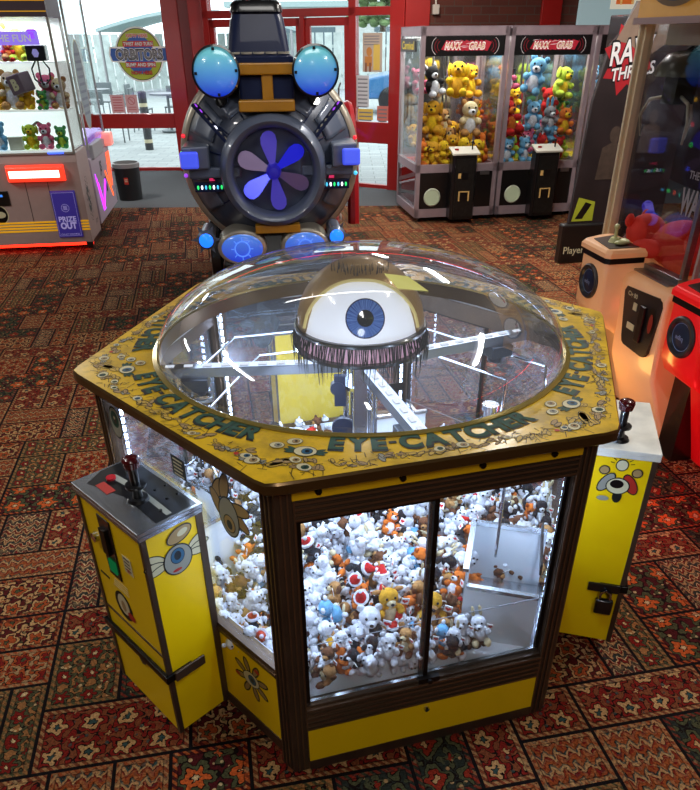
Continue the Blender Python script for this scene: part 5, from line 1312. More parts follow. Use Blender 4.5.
# chimney
def rrect(cx, cy, w, d, z, r=.06, n=5):
    o = []
    for (sx, sy, a0) in ((1, 1, 0), (-1, 1, 90), (-1, -1, 180), (1, -1, 270)):
        for i in range(n+1):
            a = R(a0 + 90*i/n); o.append((cx+sx*(w/2-r)+r*math.cos(a), cy+sy*(d/2-r)+r*math.sin(a), z))
    return o
g = G(); c = -.035
g.loft([rrect(c, .22, .42, .42, 1.63, .05), rrect(c, .22, .42, .42, 1.66, .05), rrect(c, .24, .38, .38, 1.675, .05), rrect(c, .25, .36, .36, 1.76, .06), rrect(c, .26, .33, .32, 1.85, .06), rrect(c, .26, .30, .3, 1.89, .06)])
ch = g.build('chimney', mTd, TRN, angle=50)
g = G(); g.loft([rrect(c, .26, .30, .3, 1.88, .06), rrect(c, .26, .32, .33, 1.895, .06), rrect(c, .26, .31, .32, 1.93, .06), rrect(c, .26, .26, .28, 1.955, .06), rrect(c, .26, .15, .16, 1.96, .04)]); g.build('chimney_cap', mTk, ch, angle=40)
g = G(); g.lathe([(.02, 0), (.035, .02), (.03, .05), (.0, .06)], 16, 0, Matrix.Translation((c, .26, 1.955))); g.build('ochre_knob', mTy, ch)
g = G()
for i in range(5): 
    g.lathe([(.028, .0), (.04, .0), (.04, .012), (.028, .012), (.028, 0)], 18, 0, Matrix.Translation((c-.15+.075*i, .07, 1.675)))
g.build('vent_rings', mTs, ch)
# side boxes with blue lamps
mBL = mat('lamp_blue', '5a70ff', .25, emit='3a50ff', es=.5)
for s in (-1, 1):
    g = G(); x0, x1 = (-.57, -.40) if s < 0 else (.40, .57); z = 1.03
    g.loft([[(x0+.0, -.03, z), (x1, .02, z), (x1, .30, z), (x0, .32, z)], [(x0, -.03, z+.14), (x1, .02, z+.14), (x1, .30, z+.14), (x0, .32, z+.14)]]); b_ = g.build('side_box', mTg, TRN, smooth=False, bevel=.012)
    g = G(); xl, xr = (x0-.01, x0+.105) if s < 0 else (x1-.105, x1+.01)
    g.box(xl, xr, -.065, -.02, z+.015, z+.115); g.build('blue_lamp', mBL, b_, smooth=False, bevel=.012)
    g = G(); xa, xb = sorted((s*.545, s*.20)); g.box(xa, xb, .04, .12, .97, 1.035); g.build('side_arm', mTg, b_, smooth=False, bevel=.01)
# rows of little lamps
cols_ = [('led_white', 'f0f0ff', 2.), ('led_violet', 'b050ff', .8), ('led_green', '30ff80', .9), ('led_cyan', '50d0ff', .9), ('led_red', 'ff3040', .9)]
LM_ = [mat(n_, c_, .3, emit=c_, es=e_) for n_, c_, e_ in cols_]
for s in (-1, 1):
    g = G()
    p0 = Vector((s*.47, .10, 1.405)); p1 = Vector((s*.27, .02, 1.19))
    g.beam(p0, p1, .06, .02); st = g.build('lamp_strip', mTd, TRN, smooth=False, bevel=.004)
    for i in range(7):
        p = p0.lerp(p1, (i+.5)/7); g = G(MY(p.x, p.z, p.y-.012)); g.disc((0, 0), .012, .02, 0, 0, 14, None, -s*.4)
        on = (i == 4 and s < 0); g.lathe([(.012, 0), (.008, .008), (.0005, .01)], 12); g.build('small_lamp', LM_[0] if on else (LM_[1] if i < 2 else mTs), st)
    g = G(); g.box(min(s*.52, s*.30), max(s*.52, s*.30), .07, .11, .88, .94); st = g.build('lamp_strip', mTd, TRN, smooth=False, bevel=.004)
    for i in range(8):
        x = s*(.315+.026*i); g = G(MY(x, .91, .068)); g.ell((0, 0, 0), (.007, .014, .006)); g.build('small_lamp', LM_[(0, 2, 3, 0, 2, 3, 0, 2)[i]], st)
    for i, (a, m_) in enumerate(((165, 4), (175, 2), (189, 1)) if s < 0 else ((12, 4), (2, 2), (-10, 3))):
        g = G(); g.ell((.605*math.cos(R(a)), .34, ZB+.605*math.sin(R(a))), .014); g.build('rim_lamp', LM_[m_], boiler)
    g = G(); g.box(min(s*.42, s*.26), max(s*.42, s*.26), .10, .16, .945, .965); g.build('pink_light_bar', mat('led_pink', 'ff4080', .3, emit='ff3070', es=.6), TRN, smooth=False)
# lower front: ochre bar, twin oval lamps, spiked lamps, base
g = G(); g.box(-.135, .17, -.04, .04, .622, .675); g.build('ochre_bumper_bar', mTy, TRN, smooth=False, bevel=.006)
mOv = hlmat('oval_lens', '1424d0', '4a78c8', .75)
for s, ox in ((-1, -.235), (1, .20)):
    g = G(MY(ox, .525, 0)); 
    pr = []
    for sc_, z in ((1, -.22), (1, -.02), (.98, .02), (.9, .03)): pr.append([(.17*sc_*math.cos(2*PI*i/36), .12*sc_*math.sin(2*PI*i/36), z) for i in range(36)])
    g.loft(pr); h = g.build('oval_headlamp', mTs, TRN, angle=40)
    g = G(MY(ox, .525, 0)); g.ell((0, 0, .028), (.145, .098, .02), 0, None, 30, 8); ln = g.build('oval_lens', mOv, h)
    g = G(MY(ox, .525, 0)); 
    g.lathe([(.045, .048), (.05, .05), (.055, .048)], 24)
    for a in range(0, 360, 45): g.box(.055, .075, -.003, .003, .042, .048, 0, Matrix.Rotation(R(a), 4, 'Z'))
    g.build('lens_pattern', mat('lens_line', '5a8ae0', .3, emit='4a80ff', es=.8), ln, smooth=False)
for s, sx in ((-1, -.475), (1, .42)):
    g = G(MY(sx, .585, 0)); g.lathe([(.05, -.3), (.055, -.05), (.065, .0), (.045, .03)], 24)
    for a in range(0, 360, 60): g.poly([(.055*math.cos(R(a-18)), .055*math.sin(R(a-18))), (.105*math.cos(R(a)), .105*math.sin(R(a))), (.055*math.cos(R(a+18)), .055*math.sin(R(a+18)))], .0, 0)
    h = g.build('spiked_lamp', mTg, TRN, angle=40)
    g = G(MY(sx, .585, 0)); g.lathe([(.048, .028), (.03, .04), (.0005, .045)], 20); g.build('lens', mat('lens_azure', '2070ff', .2, emit='1a70ff', es=1.5), h)
g = G(); g.loft([[(-.40, .04, .0), (.40, .04, .0), (.40, 1.9, 0), (-.40, 1.9, 0)], [(-.38, .02, .40), (.38, .02, .40), (.40, 1.9, .40), (-.40, 1.9, .40)], [(-.30, .1, .62), (.30, .1, .62), (.34, 1.9, .62), (-.34, 1.9, .62)]]); g.build('chassis', mTk, TRN, smooth=False, bevel=.02)
g = G(MY(0, ZB, 0)); g.lathe([(.40, -1.9), (.56, -1.9), (.56, -1.35)], 40); g.build('boiler_rear', mTd, TRN)
g = G(); g.box(-.30, .30, 1.75, 2.0, .35, 1.45); g.build('cab_panel', mTd, TRN, smooth=False, bevel=.03)
# wheels and red running boards
mRd = mat('train_red', '98141c', .3, coat=.5)
for s in (-1, 1):
    for y in (.62, 1.35):
        g = G(); g.cyl((s*.42, y+.15, .30), (s*.50, y+.15, .30), .30, n=36); w = g.build('wheel', mTk if s < 0 else mRd, TRN, bevel=.01)
        g = G(); g.cyl((s*.50, y+.15, .30), (s*.52, y+.15, .30), .08, n=20)
        for a in range(8): g.beam((s*.505, y+.15, .30), (s*.505, y+.15+.26*math.cos(a*PI/4), .30+.26*math.sin(a*PI/4)), .02, .012)
        g.build('spoke_set', mTs, w)
g = G(); cs_ = []
for i in range(19): a = R(180*i/18); cs_.append((.60, .95+.44*math.cos(a), .55+.76*math.sin(a)))
g.tube(cs_, .045, 8); g.build('red_arch', mRd, TRN)
g = G()
for q in range(3):
    pts = [(.665, .50-.01*i, .62+.03*q) for i in range(2)]
    g.tube([(.51, .62+.04*math.cos(b)*(.3+b/9), .50+.08*q+.04*math.sin(b)*(.3+b/9)) for b in [j*.5 for j in range(12)]], .005, 5)
g.build('scroll_print', mat('scroll_white', 'd8d0c8', .4), TRN)
area('train_key', Vector((-.2, 3.6, 2.9)), (38, 0, 8), 1.2, .5, 14, (1, .97, .93))
# ------------------------------------------------------------------ moulded grabber cabinets on the right
def rside(i, label, nm, shell, emis, lightcol, glowE):
    base = e1*1.82 + e2*(2.99 - .78*i)
    t = thing(nm, label, 'claw machine', base, YAW)
    # local: x into the machine, y towards the far end, z up
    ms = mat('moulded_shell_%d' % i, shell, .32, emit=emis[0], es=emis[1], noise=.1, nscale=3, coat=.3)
    def sec(z, x0, xb, ya, yb, c=.02): return [(xb, ya, z), (x0+c, ya, z), (x0, ya+c, z), (x0, yb-c, z), (x0+c, yb, z), (x0+.13, yb+.05, z), (xb, yb+.06, z)]
    g = G()
    g.loft([sec(0.0, .34, .9, .02, .30), sec(.12, .30, .9, .01, .29), sec(.42, .20, .9, .0, .27), sec(.54, .03, .9, .0, .255), sec(.60, .0, .9, .0, .255), sec(.83, .0, .9, .01, .255), sec(.855, .0, .9, .01, .26)])
    col_ = g.build('control_column', ms, t, bevel=.02, angle=50)
    g = G(); g.loft([sec(.835, -.006, .19, .0, .262), sec(.86, -.006, .19, .0, .262)]); g.build('dark_band', mBrzD, col_, smooth=False)
    g = G(); g.loft([sec(.862, -.012, .20, -.005, .27), sec(.885, -.012, .20, -.005, .27), sec(.90, .0, .19, .005, .26)]); dk = g.build('control_deck', ms, col_, smooth=False, bevel=.004)
    g = G(); g.prism([(.015, .03), (.17, .03), (.17, .27), (.04, .23)], .90, .903); g.build('deck_plate', mat('deck_dark', '3a2a24', .4, noise=.4, nscale=20), dk, smooth=False)
    g = G(); g.cyl((.10, .14, .903), (.10, .14, .925), .03, .02, 16); g.cyl((.10, .14, .92), (.10, .14, .97), .008, n=8); g.ell((.10, .14, .975), .014); g.ell((.10, .08, .915), (.035, .02, .012)); g.ell((.13, .10, .915), (.02, .035, .012))
    g.build('joystick', mat('bone_plastic', 'c8c890', .4) if i == 0 else mat('amber_plastic', 'c88a20', .3, emit='ffa020', es=.3), dk)
    Mx = Matrix(((0, 0, -1, -.001), (-1, 0, 0, .135), (0, 1, 0, .72), (0, 0, 0, 1)))
    g = G(Mx); g.lathe([(.085, -.02), (.085, .006), (.078, .014), (.066, .012), (.06, .0)], 36); sp_ = g.build('speaker', mat('speaker_ring', '2c2a2c', .4, noise=.2, nscale=40), col_)
    g = G(Mx); g.lathe([(.06, .0), (.03, .008), (.0005, .010)], 32); cn = g.build('speaker_cone', mat('speaker_blue', '16243c', .35), sp_)
    g = G(Mx); text(g, 'adiq', 0, 0, .018, None, 0, .02, .05, 0, .012); g.lathe([(.055, .003), (.058, .003)], 30); g.build('cone_print', mat('cone_print', '7f90b8', .4), cn, smooth=False)
    # centre bay
    g = G()
    def sb(z, x0): return [(.9, -.36, z), (x0, -.36, z), (x0, .02, z), (.9, .02, z)]
    g.loft([sb(0, .28), sb(.1, .23), sb(.38, .12), sb(.76, .10), sb(.785, .115), sb(.80, .15)])
    by = g.build('centre_bay', ms, t, bevel=.015, angle=50)
    # coin panel
    Mc = Matrix(((0, 0, -1, .105), (-1, 0, 0, 0), (0, 1, 0, 0), (0, 0, 0, 1)))
    g = G(Mc); PN = [(.05, .745), (.31, .765), (.335, .755), (.345, .73), (.325, .62), (.305, .50), (.285, .475), (.26, .47), (.11, .475), (.09, .485), (.08, .51), (.035, .72)]; g.add([(x, z, .008) for x, z in PN] + [(x, z, -.02) for x, z in PN], [tuple(range(12))] + [(j, (j+1) % 12, 12+(j+1) % 12, 12+j) for j in range(12)])
    cp = g.build('coin_panel', mat('coin_panel_dark', '34302e', .38, .3, noise=.2), by, smooth=False)
    g = G(Mc); g.box(.20, .245, .53, .70, .008, .024); cx = g.build('coin_mech', mBlk, cp, smooth=False, bevel=.004)
    g = G(Mc); g.box(.13, .16, .655, .69, .006, .010); g.box(.11, .17, .56, .59, .006, .010); text(g, 'Cig 80', .11, .72, .02, None, 0, .02, .08, 0, .0095); g.build('panel_label', mPW, cp, smooth=False)
    g = G(Mc); g.disc((.285, .64), .034, .075, .010, 0, 26); rl_ = g.build('return_cup', mBlk, cp, smooth=False)
    g = G(Mc); g.disc((.292, .64), .017, .045, .013, 0, 20); g.build('return_insert', mat('cup_red', '8a2a20', .4), rl_, smooth=False)
    # glass housing
    mW = mat('ivory_frame', 'e4d4b0', .4, .1) if i == 0 else mat('grey_frame_r', 'a8a098', .4, .3)
    g = G(); g.box(.20, .245, .375, .42, .855, 1.82); g.box(.205, .215, .38, .385, .86, 1.80, 1); g.box(.18, .20, .39, .405, .86, 1.82)
    g.build('front_post', [mW, mBrzD], t, smooth=False, bevel=.003)
    g = G(); g.box(.215, .245, -.27, -.245, .76, 1.82); g.build('near_post', mSteel, t, smooth=False, bevel=.003)
    g = G(); g.box(.86, .9, .38, .42, .8, 1.82); g.box(.86, .9, -.27, -.23, .8, 1.82); g.build('rear_post', mW, t, smooth=False)
    g = G(); g.box(.20, .25, -.27, .02, .795, .83); g.box(.15, .20, -.27, .02, .795, .808); g.build('glass_sill', mSteel, t, smooth=False, bevel=.003)
    dg = glass('dark_machine_glass', (.9, .9, .92, 1), .03, .12)
    g = G(); g.box(.225, .23, -.245, .38, .80, 1.81); fg = g.build('front_glass', dg, t, smooth=False)
    g = G(); g.box(.23, .86, .395, .40, .80, 1.81); g.build('side_glass', dg, t, smooth=False)
    g = G(); g.box(.23, .86, -.255, -.25, .80, 1.81); g.build('side_glass', dg, t, smooth=False)
    mIn = mat('inside_dark', '181014', .6)
    g = G(); g.box(.84, .86, -.25, .4, .7, 1.81); g.build('back_panel', mIn, t, smooth=False)
    g = G(); g.box(.24, .86, -.25, .4, .76, .79); g.build('prize_floor', mat('floor_maroon', '5a1818', .7), t, smooth=False)
    g = G(); g.box(.86, .9, -.355, .42, 0, 1.82); g.box(.24, .9, .30, .42, 0, .84) ; g.build('cabinet_rear', mBlk, t, smooth=False)
    # header
    g = G(); g.loft([[(.18, -.345, 1.81), (.18, .43, 1.81), (.9, .43, 1.81), (.9, -.345, 1.81)], [(.17, -.34, 2.25), (.17, .43, 2.25), (.9, .43, 2.25), (.9, -.34, 2.25)]]); hd2 = g.build('header', mat('header_gold', 'b8862c', .4, emit='d89a40', es=.25, noise=.4, nscale=4), t, smooth=False)
    g = G(); g.box(.16, .20, -.34, .43, 1.80, 1.825); g.build('header_lip', mat('lip_mauve', '9a7a78', .4), hd2, smooth=False)
    Mh = Matrix(((0, 0, -1, .168), (-1, 0, 0, .14), (0, 1, 0, -.09), (0, 0, 0, 1)))
    g = G(Mh); g.disc((.0, 2.14), .27, .19, .004, 2, 40); g.disc((.0, 2.14), .25, .17, .006, 1, 40); g.disc((.0, 2.145), .235, .15, .008, 0, 40)  # brown rim, navy ring and white face of the oval
    for q in range(5): g.poly([(-.14+.05*q, 2.03), (-.10+.05*q, 2.03), (-.05+.05*q, 2.07), (-.09+.05*q, 2.07)], .010, (1, 3, 1, 3, 3)[q])
    g.box(-.2, -.09, 2.035, 2.045, .010, .011, 1)
    for q in range(6): g.poly([(-.44+.1*q, 1.97), (-.42+.1*q, 1.97), (-.5+.14*q, 2.3), (-.56+.14*q, 2.3)] if q < 2 or q > 4 else [(-.44, 1.97+.02*q), (-.3, 1.98+.02*q), (-.3, 1.985+.02*q), (-.44, 1.98+.02*q)], .003, 4)
    g.build('oval_emblem', [mat('emblem_white', 'dcd8d8', .4, emit='dcd8d8', es=.3), mat('emblem_navy', '1c1c3a', .4), mat('emblem_rim', '6a4a18', .5), mat('emblem_pink', 'd0407a', .4), mat('emblem_amber', 'e0a848', .4, emit='e0a040', es=.2)], hd2, smooth=False)
    g = G(); g.box(.30, .80, -.2, .36, 1.76, 1.80); g.box(.3, .34, -.2, .36, 1.72, 1.76); gn = g.build('gantry', mat('gantry_ivory', 'b0a488', .4), t, smooth=False)
    CLX, CLY = .34, .24
    # curved claw with three prongs
    g = G(); g.lathe([(.12, 0), (.115, .04), (.08, .085), (.03, .10), (.0005, .10)], 28, 0, Matrix.Translation((CLX, CLY, 1.60))); g.box(CLX-.05, CLX+.05, CLY-.05, CLY+.05, 1.49, 1.60)
    cl = g.build('claw_hood', mat('hood_olive', '3a3a2a', .35, .3), gn)
    g = G(); 
    for k_ in range(3): g.tube([(CLX, CLY+.05*k_-.05, 1.68), (.42, .24+.02*k_, 1.73), (.60, .30, 1.72+.02*k_), (.78, .34, 1.55)], .010, 6)
    g.build('cable', mBlk, cl)
    for k_, (dx, dy) in enumerate(((-.03, .09), (.04, -.01), (-.03, -.10))):
        g = G(); g.tube([(CLX+dx*.5, CLY+dy*.5, 1.52), (CLX+dx*1.6, CLY+dy*1.6, 1.50), (CLX+dx*2.0, CLY+dy*2.0, 1.43), (CLX+dx*1.7, CLY+dy*1.8, 1.34)], [.008, .008, .007, .005], 8); g.build('prong', mat('prong_bone', 'a8a48c', .35, .3), cl)
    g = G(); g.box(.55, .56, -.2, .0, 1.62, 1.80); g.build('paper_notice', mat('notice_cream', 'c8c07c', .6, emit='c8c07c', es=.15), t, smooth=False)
    for k_, (y, z, c_) in enumerate(((-.02, 1.46, 'ffc020'), (.0, 1.34, 'ff3040'), (.03, 1.24, '30ff50'), (.05, 1.12, '3050ff'), (-.14, 1.5, '3a70ff'), (.04, .98, '40e0c0'), (-.02, .98, 'ff5030'), (-.08, .98, '40ff70'), (-.14, .98, '40c0ff'), (-.20, .98, '6070ff'))):
        g = G(); g.ell((.835, y, z), (.008, .013, .013)); g.build('led_reflection', mat('ind_'+c_, c_, .3, emit=c_, es=3), t)  # glowing dots standing in for coloured LED reflections
    if i == 0:
        g = G(Matrix(((0, 0, -1, .223), (-1, 0, 0, 0), (0, 1, 0, 0), (0, 0, 0, 1)))); text(g, 'THE', .175, 1.25, .03, None, 0, .02, .07, 0, 0); text(g, 'WA', .185, 1.14, .10, None, 0, .04, .13, 0, 0)
        if False: pass
        g.build('glass_lettering', mat('glass_print', '8c8890', .5), fg, smooth=False)
    point('moulded_light', base + Vector((-.12, -.05, .25)) + e1*.05, glowE, lightcol, .08)
    area('moulded_inner', base + e1*.5 + Vector((0, 0, 1.79)), (0, 0, YAW), .3, .4, 11, (1, .42, .34), 100)
    return t
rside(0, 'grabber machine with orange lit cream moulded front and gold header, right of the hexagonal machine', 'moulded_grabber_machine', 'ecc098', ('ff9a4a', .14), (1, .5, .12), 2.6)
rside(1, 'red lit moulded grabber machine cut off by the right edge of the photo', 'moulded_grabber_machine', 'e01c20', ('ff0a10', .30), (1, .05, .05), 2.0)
# big soft toys behind the glass; red and violet light put into their colour and glow
mBig = mat('velour_red_lit', 'a83028', .9, noise=.35, nscale=12, bump=.4, emit='ff2a10', es=.10)
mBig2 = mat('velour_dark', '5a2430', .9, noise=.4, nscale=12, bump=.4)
mBig3 = mat('velour_violet_lit', '3a2a90', .8, noise=.3, emit='4030e0', es=.25)
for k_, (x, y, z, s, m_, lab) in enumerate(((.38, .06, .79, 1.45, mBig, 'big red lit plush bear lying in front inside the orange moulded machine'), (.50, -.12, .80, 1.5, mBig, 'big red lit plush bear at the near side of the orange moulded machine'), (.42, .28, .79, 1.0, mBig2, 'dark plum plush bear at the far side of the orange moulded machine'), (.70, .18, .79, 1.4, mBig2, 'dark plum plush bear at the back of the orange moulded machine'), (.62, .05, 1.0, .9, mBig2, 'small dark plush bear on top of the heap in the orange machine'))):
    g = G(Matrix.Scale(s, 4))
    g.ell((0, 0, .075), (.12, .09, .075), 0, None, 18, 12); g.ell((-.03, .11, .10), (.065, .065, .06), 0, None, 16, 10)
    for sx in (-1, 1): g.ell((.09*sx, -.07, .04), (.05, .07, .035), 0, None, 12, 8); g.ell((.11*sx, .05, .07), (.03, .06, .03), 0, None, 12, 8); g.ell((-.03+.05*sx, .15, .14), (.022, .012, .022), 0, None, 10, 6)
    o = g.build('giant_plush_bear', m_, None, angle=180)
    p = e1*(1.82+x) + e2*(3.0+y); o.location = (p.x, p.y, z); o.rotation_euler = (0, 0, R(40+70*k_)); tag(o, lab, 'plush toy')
for k_, (x, y, z, s, lab) in enumerate(((.45, -.05, .79, 1.2, 'big red lit plush bear inside the red moulded machine at the photo edge'),)):
    g = G(Matrix.Scale(s, 4)); g.ell((0, 0, .09), (.14, .12, .09), 0, None, 18, 12); g.ell((0, .11, .13), .07, 0, None, 14, 10)
    for sx in (-1, 1): g.ell((.09*sx, -.1, .05), (.05, .08, .04)); g.ell((.05*sx, .14, .19), (.02, .012, .02))
    o = g.build('giant_plush_bear', mBig, None, angle=180); p = e1*(1.82+x) + e2*(3.0-.78+y); o.location = (p.x, p.y, z); tag(o, lab, 'plush toy')
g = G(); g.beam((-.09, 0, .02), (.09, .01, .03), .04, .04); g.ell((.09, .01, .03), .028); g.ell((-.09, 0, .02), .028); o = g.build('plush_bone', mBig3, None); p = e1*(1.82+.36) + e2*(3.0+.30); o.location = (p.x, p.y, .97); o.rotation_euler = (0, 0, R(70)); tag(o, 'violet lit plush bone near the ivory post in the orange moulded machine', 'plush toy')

# dark cabinet with the red and white side logo
base = e1*3.10 + e2*5.84
t = thing('dark_arcade_cabinet', 'tall black arcade cabinet with RAW THRILLS logo behind the orange moulded machine', 'arcade machine', base, YAW)
mSd = mat('cabinet_art', '2a2022', .45, noise=.5, nscale=4)
g = G(); g.loft([[(0, y, .32), (.9, y, .32), (.9, y, 1.75), (.75, y, 1.98), (.30, y, 1.98), (.22, y, 1.80), (.13, y, 1.70), (.05, y, 1.3)] for y in (0, .04)]); sp = g.build('side_panel', mSd, t, smooth=False, bevel=.004)
g = G(); g.loft([[(.42, y, .32), (.9, y, .32), (.9, y, 1.75), (.75, y, 1.9), (.46, y, 1.9)] for y in (.62, .66)]); g.build('side_panel', mSd, t, smooth=False, bevel=.004)
g = G(); g.box(.42, .9, .04, .62, .32, 1.9); g.build('cabinet_body', mBlk, t, smooth=False, bevel=.01)
g = G(); g.prism([(-.06, -.04), (.9, -.04), (.9, .7), (.42, .7), (.3, .06), (-.06, .06)], .0, .34); bs = g.build('pedestal_base', mBlk, t, smooth=False, bevel=.015)
Mr = Matrix(((1, 0, 0, 0), (0, 0, -1, -.0015), (0, 1, 0, 0), (0, 0, 0, 1)))
g = G(Mr); text(g, 'Player', .07, .12, .06, None, 0, .01, .2); g.build('base_lettering', mPW, bs, smooth=False).location.y -= .04
g = G(Mr @ Matrix.Translation((.30, 1.60, 0)) @ Matrix.Diagonal((.85, .95, 1, 1)) @ Matrix.Rotation(R(8), 4, 'Z'))
rr = random.Random(8); star = []
for q in range(16):
    a = 2*PI*q/16; r0 = .30 if q % 2 else .20; star.append((r0*math.cos(a)*.9, r0*math.sin(a)*.95))
g.poly(star, .0, 0); text(g, 'RAW', .03, .055, .17, None, 2, .06, .44, .15, .001); text(g, 'THRILLS', .05, -.10, .10, None, 2, .06, .46, .15, .001)
text(g, 'RAW', .03, .055, .16, None, 1, .02, .42, .15, .002); text(g, 'THRILLS', .05, -.10, .09, None, 1, .02, .44, .15, .002)
g.build('side_logo', [mat('logo_red', 'a02028', .4), mat('logo_white', 'd8d8d8', .4), mBlk], sp, smooth=False)
g = G(Mr); g.poly([(.16, 1.72), (.30, 1.98), (.72, 1.98), (.60, 1.70), (.45, 1.60), (.28, 1.70)], .0005, 0)
g.build('tan_artwork', mat('art_tan', '8a7464', .5, noise=.4, nscale=5), sp, smooth=False)
g = G(Mr); 
for (x, z, s) in ((.30, .95, 1), (.62, 1.1, .8)): g.disc((x, z+.1*s), .05*s, .065*s, .001, 0, 16); g.poly([(x-.12*s, z-.25*s), (x-.1*s, z+.0), (x, z+.05*s), (x+.1*s, z), (x+.13*s, z-.25*s)], .0012, 0)
g.build('faint_figure_print', mat('figure_print', '4a3c34', .5, noise=.4), sp, smooth=False)
g = G(Mr); g.poly([(.02, .36), (.22, .36), (.22, .52), (.06, .56)], .002, 0); g.poly([(.05, .38), (.12, .38), (.19, .5), (.13, .52)], .003, 1); g.build('lime_label', [mat('label_lime', 'a0a82a', .5), mBlk], sp, smooth=False)
# white poster corner high on the wall, top right
t = thing('wall_display', 'pale lit display with a coloured picture high on the back wall', 'display', MB_ @ Vector((2.55, -.02, 1.78)), YAW)
g = G(); g.box(-.35, .9, -.05, 0, 0, .9); dsp = g.build('display_panel', mat('display_pale', '9ab0b4', .5, emit='a8c4c8', es=.4), t, smooth=False)
g = G(); g.box(.05, .75, -.054, -.05, .25, .8); g.build('picture', mat('display_picture', 'd8d4c0', .5, emit='e0dcc8', es=.5), dsp, smooth=False)
g = G(); g.box(.12, .35, -.058, -.054, .30, .5); g.build('orange_block', mat('display_orange', 'd87038', .5, emit='e07030', es=.4), dsp, smooth=False)
# ------------------------------------------------------------------ the toy pile in the hexagonal machine
rp = random.Random(21)
KINDS_ = [ # name, style, colours, hat, weight, label
 ('plush_bear', 'bear', 'white', 'white', 'white', None, 85, 'small white plush bear with red heart tag in the hexagonal machine'),
 ('plush_bear', 'bear', 'white', 'white', 'white', 'hat', 12, 'small white plush bear wearing a red hat in the hexagonal machine'),
 ('plush_dog', 'dog', 'black', 'white', 'white', None, 30, 'small black and white plush dog in the hexagonal machine'),
 ('plush_penguin', 'bird', 'black', 'white', 'orange', 'hat', 11, 'small black plush penguin with red hat in the hexagonal machine'),
 ('plush_dog', 'dog', 'tan', 'cream', 'brown', None, 14, 'small tan plush dog with brown ears in the hexagonal machine'),
 ('plush_bear', 'bear', 'brown', 'tan', 'brown', None, 14, 'small brown plush bear in the hexagonal machine'),
 ('plush_cat', 'cat', 'orange', 'white', 'orange', None, 8, 'small orange and white plush cat in the hexagonal machine'),
 ('plush_bunny', 'bunny', 'white', 'white', 'cream', None, 30, 'small white plush bunny with cream ears in the hexagonal machine'),
 ('plush_deer', 'deer', 'gold', 'cream', 'tan', None, 6, 'small golden plush deer in the hexagonal machine'),
 ('plush_bear', 'bear', 'blue', 'white', 'white', None, 8, 'small pale blue plush bear in the hexagonal machine'),
]
protos = [toy(nm, st, a, b, c, 1.0, True, ht, 5) for nm, st, a, b, c, ht, w, lab in KINDS_]
used = {}
spots = []
def inside(x, y, m=.07):
    if math.hypot(x, y) > .685: return False
    if x > .36 and y < -.36: return False
    for k in range(6):
        a = R(A0 + 30 + 60*k)
        if x*math.cos(a) + y*math.sin(a) > AP - m: return False
    if math.hypot(x, y) < .10: return False
    for k in (1, 3, 5):
        a = R(A0 + 30 + 60*k); n = (math.cos(a), math.sin(a)); t_ = (-n[1], n[0]); d = x*n[0]+y*n[1]; tt = x*t_[0]+y*t_[1]
        if -.44 < tt < -.135 and .37 < d < .545: return False
        if tt < -.13 and d >= .545: return False
    return True
def heap(x, y): return .055 + .05*math.exp(-((x+.12)**2+(y+.25)**2)/.08) + .10*max(0, min(1, (y+.35)/.6))
def chooser(x, y):
    w = [k[6] for k in KINDS_]
    if x > .12: w[4] *= 3; w[5] *= 3.5; w[6] *= 2.5; w[3] *= 1.5; w[0] *= .5
    if y > -.15: w[2] *= 2.5; w[3] *= 2
    if x < -.35: w[4] *= 3; w[2] *= 1.5
    return rp.choices(range(len(w)), w)[0]
def pose(x, y, z, sc):
    return (Vector((CX+x, CY+y, z)), Euler((R(rp.gauss(-12, 40)), R(rp.gauss(0, 40)), R(rp.uniform(-180, 180) if rp.random() < .4 else rp.gauss(-5, 55)))), sc)
# the deeper toys nobody could count, one object
PV, PF_, PMI, pmats = [], [], [], []
tries = 0; deep = []
while len(deep) < 430 and tries < 40000:
    tries += 1; x, y = rp.uniform(-.74, .74), rp.uniform(-.74, .74)
    if not inside(x, y, .042) or any((x-a)**2 + (y-b)**2 < .036**2 for a, b in deep): continue
    deep.append((x, y)); k = chooser(x, y); me = protos[k].data
    loc, rot, sc = pose(x, y, .25 + heap(x, y)*.55, .80)
    M = Matrix.Translation(loc) @ rot.to_matrix().to_4x4() @ Matrix.Scale(sc, 4)
    idx = []
    for m in me.materials:
        if m not in pmats: pmats.append(m)
        idx.append(pmats.index(m))
    o_ = len(PV); PV += [M @ v.co for v in me.vertices]; PF_ += [tuple(i + o_ for i in p.vertices) for p in me.polygons]; PMI += [idx[p.material_index] for p in me.polygons]
g = G(); g.v = PV; g.f = PF_; g.m = PMI
tag(g.build('plush_pile', pmats, None, angle=180), 'deep bed of small soft toys under the topmost ones in the hexagonal machine', 'plush pile', None, 'stuff')
tries = 0
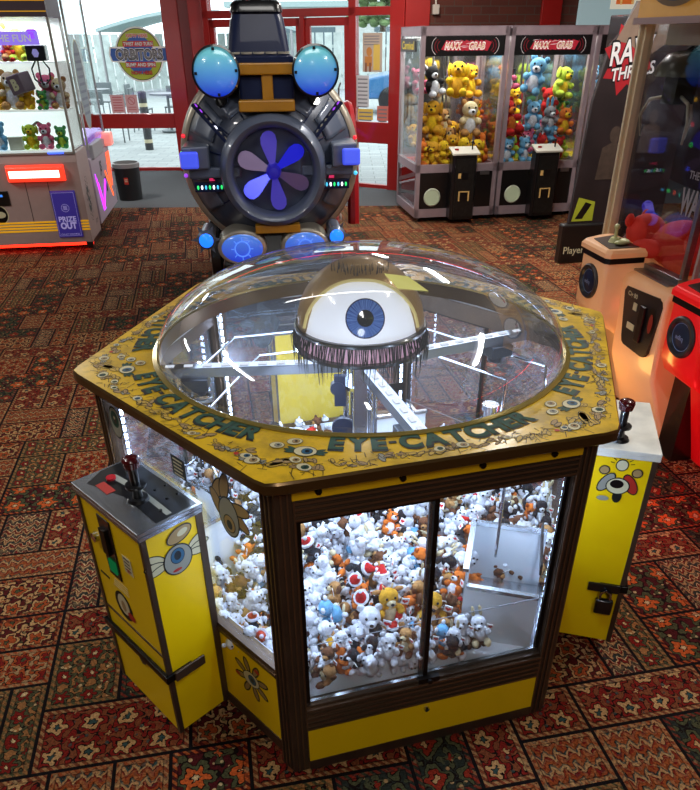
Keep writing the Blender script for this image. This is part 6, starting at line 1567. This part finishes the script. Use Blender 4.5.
while len(spots) < 284 and tries < 60000:
    tries += 1; x, y = rp.uniform(-.74, .74), rp.uniform(-.74, .45)
    if not inside(x, y, .037): continue
    if y > .12 + (.3 if x < -.1 else 0) - (.1 if x > .3 else 0): continue
    if all((x-a)**2 + (y-b)**2 > .0465**2 for a, b in spots): spots.append((x, y))
for (x, y) in spots:
    k = chooser(x, y); nm, st, a, b, c, ht, w_, lab = KINDS_[k]
    loc, rot, sc = pose(x, y, .25 + heap(x, y) + rp.uniform(-.012, .012), rp.uniform(.74, .94))
    edge_ = min(AP - (x*math.cos(R(A0+30+60*q)) + y*math.sin(R(A0+30+60*q))) for q in range(6))
    if edge_ < .10: rot = Euler((rot[0]*.2, rot[1]*.2, rp.gauss(-15 if x > -.2 else -45, 25)*PI/180)); sc *= .9
    place(protos[k], used, loc, rot, sc, lab, 'plush pile in the hexagonal machine: ' + lab.split(' in the')[0])
for p_ in protos:
    if not used.get(p_.name):
        for c in list(p_.children_recursive): bpy.data.objects.remove(c)
        bpy.data.objects.remove(p_)
# three easily found toys near the front glass
def special(st, a, b, c, x, y, z, s, rz, nm, lab, hat=None):
    o = toy(nm, st, a, b, c, s, True, hat, 8); o.location = (CX+x, CY+y, z); o.rotation_euler = (R(-8), 0, R(rz)); tag(o, lab, 'plush toy'); return o
special('deer', 'gold', 'cream', 'tan', .075, -.50, .335, 1.1, 15, 'plush_giraffe', 'golden plush giraffe sitting above the others left of the pane divider')
special('bear', 'tan', 'cream', 'red', .31, -.455, .26, 1.05, 15, 'plush_bear', 'tan plush bear with red feet sitting alone before the white prize chute')
special('dog', 'gold', 'tan', 'brown', .20, -.47, .28, 1.2, 0, 'plush_dog', 'fluffy golden brown plush dog right of the pane divider at the bottom')
special('bear', 'blue', 'white', 'deep_blue', .375, -.42, .26, .9, 20, 'plush_bear', 'pale blue plush bear beside the tan one before the white prize chute')
special('bear', 'white', 'white', 'white', .02, -.54, .29, 1.2, 5, 'plush_bear', 'largest fluffy white plush bear against the front glass')
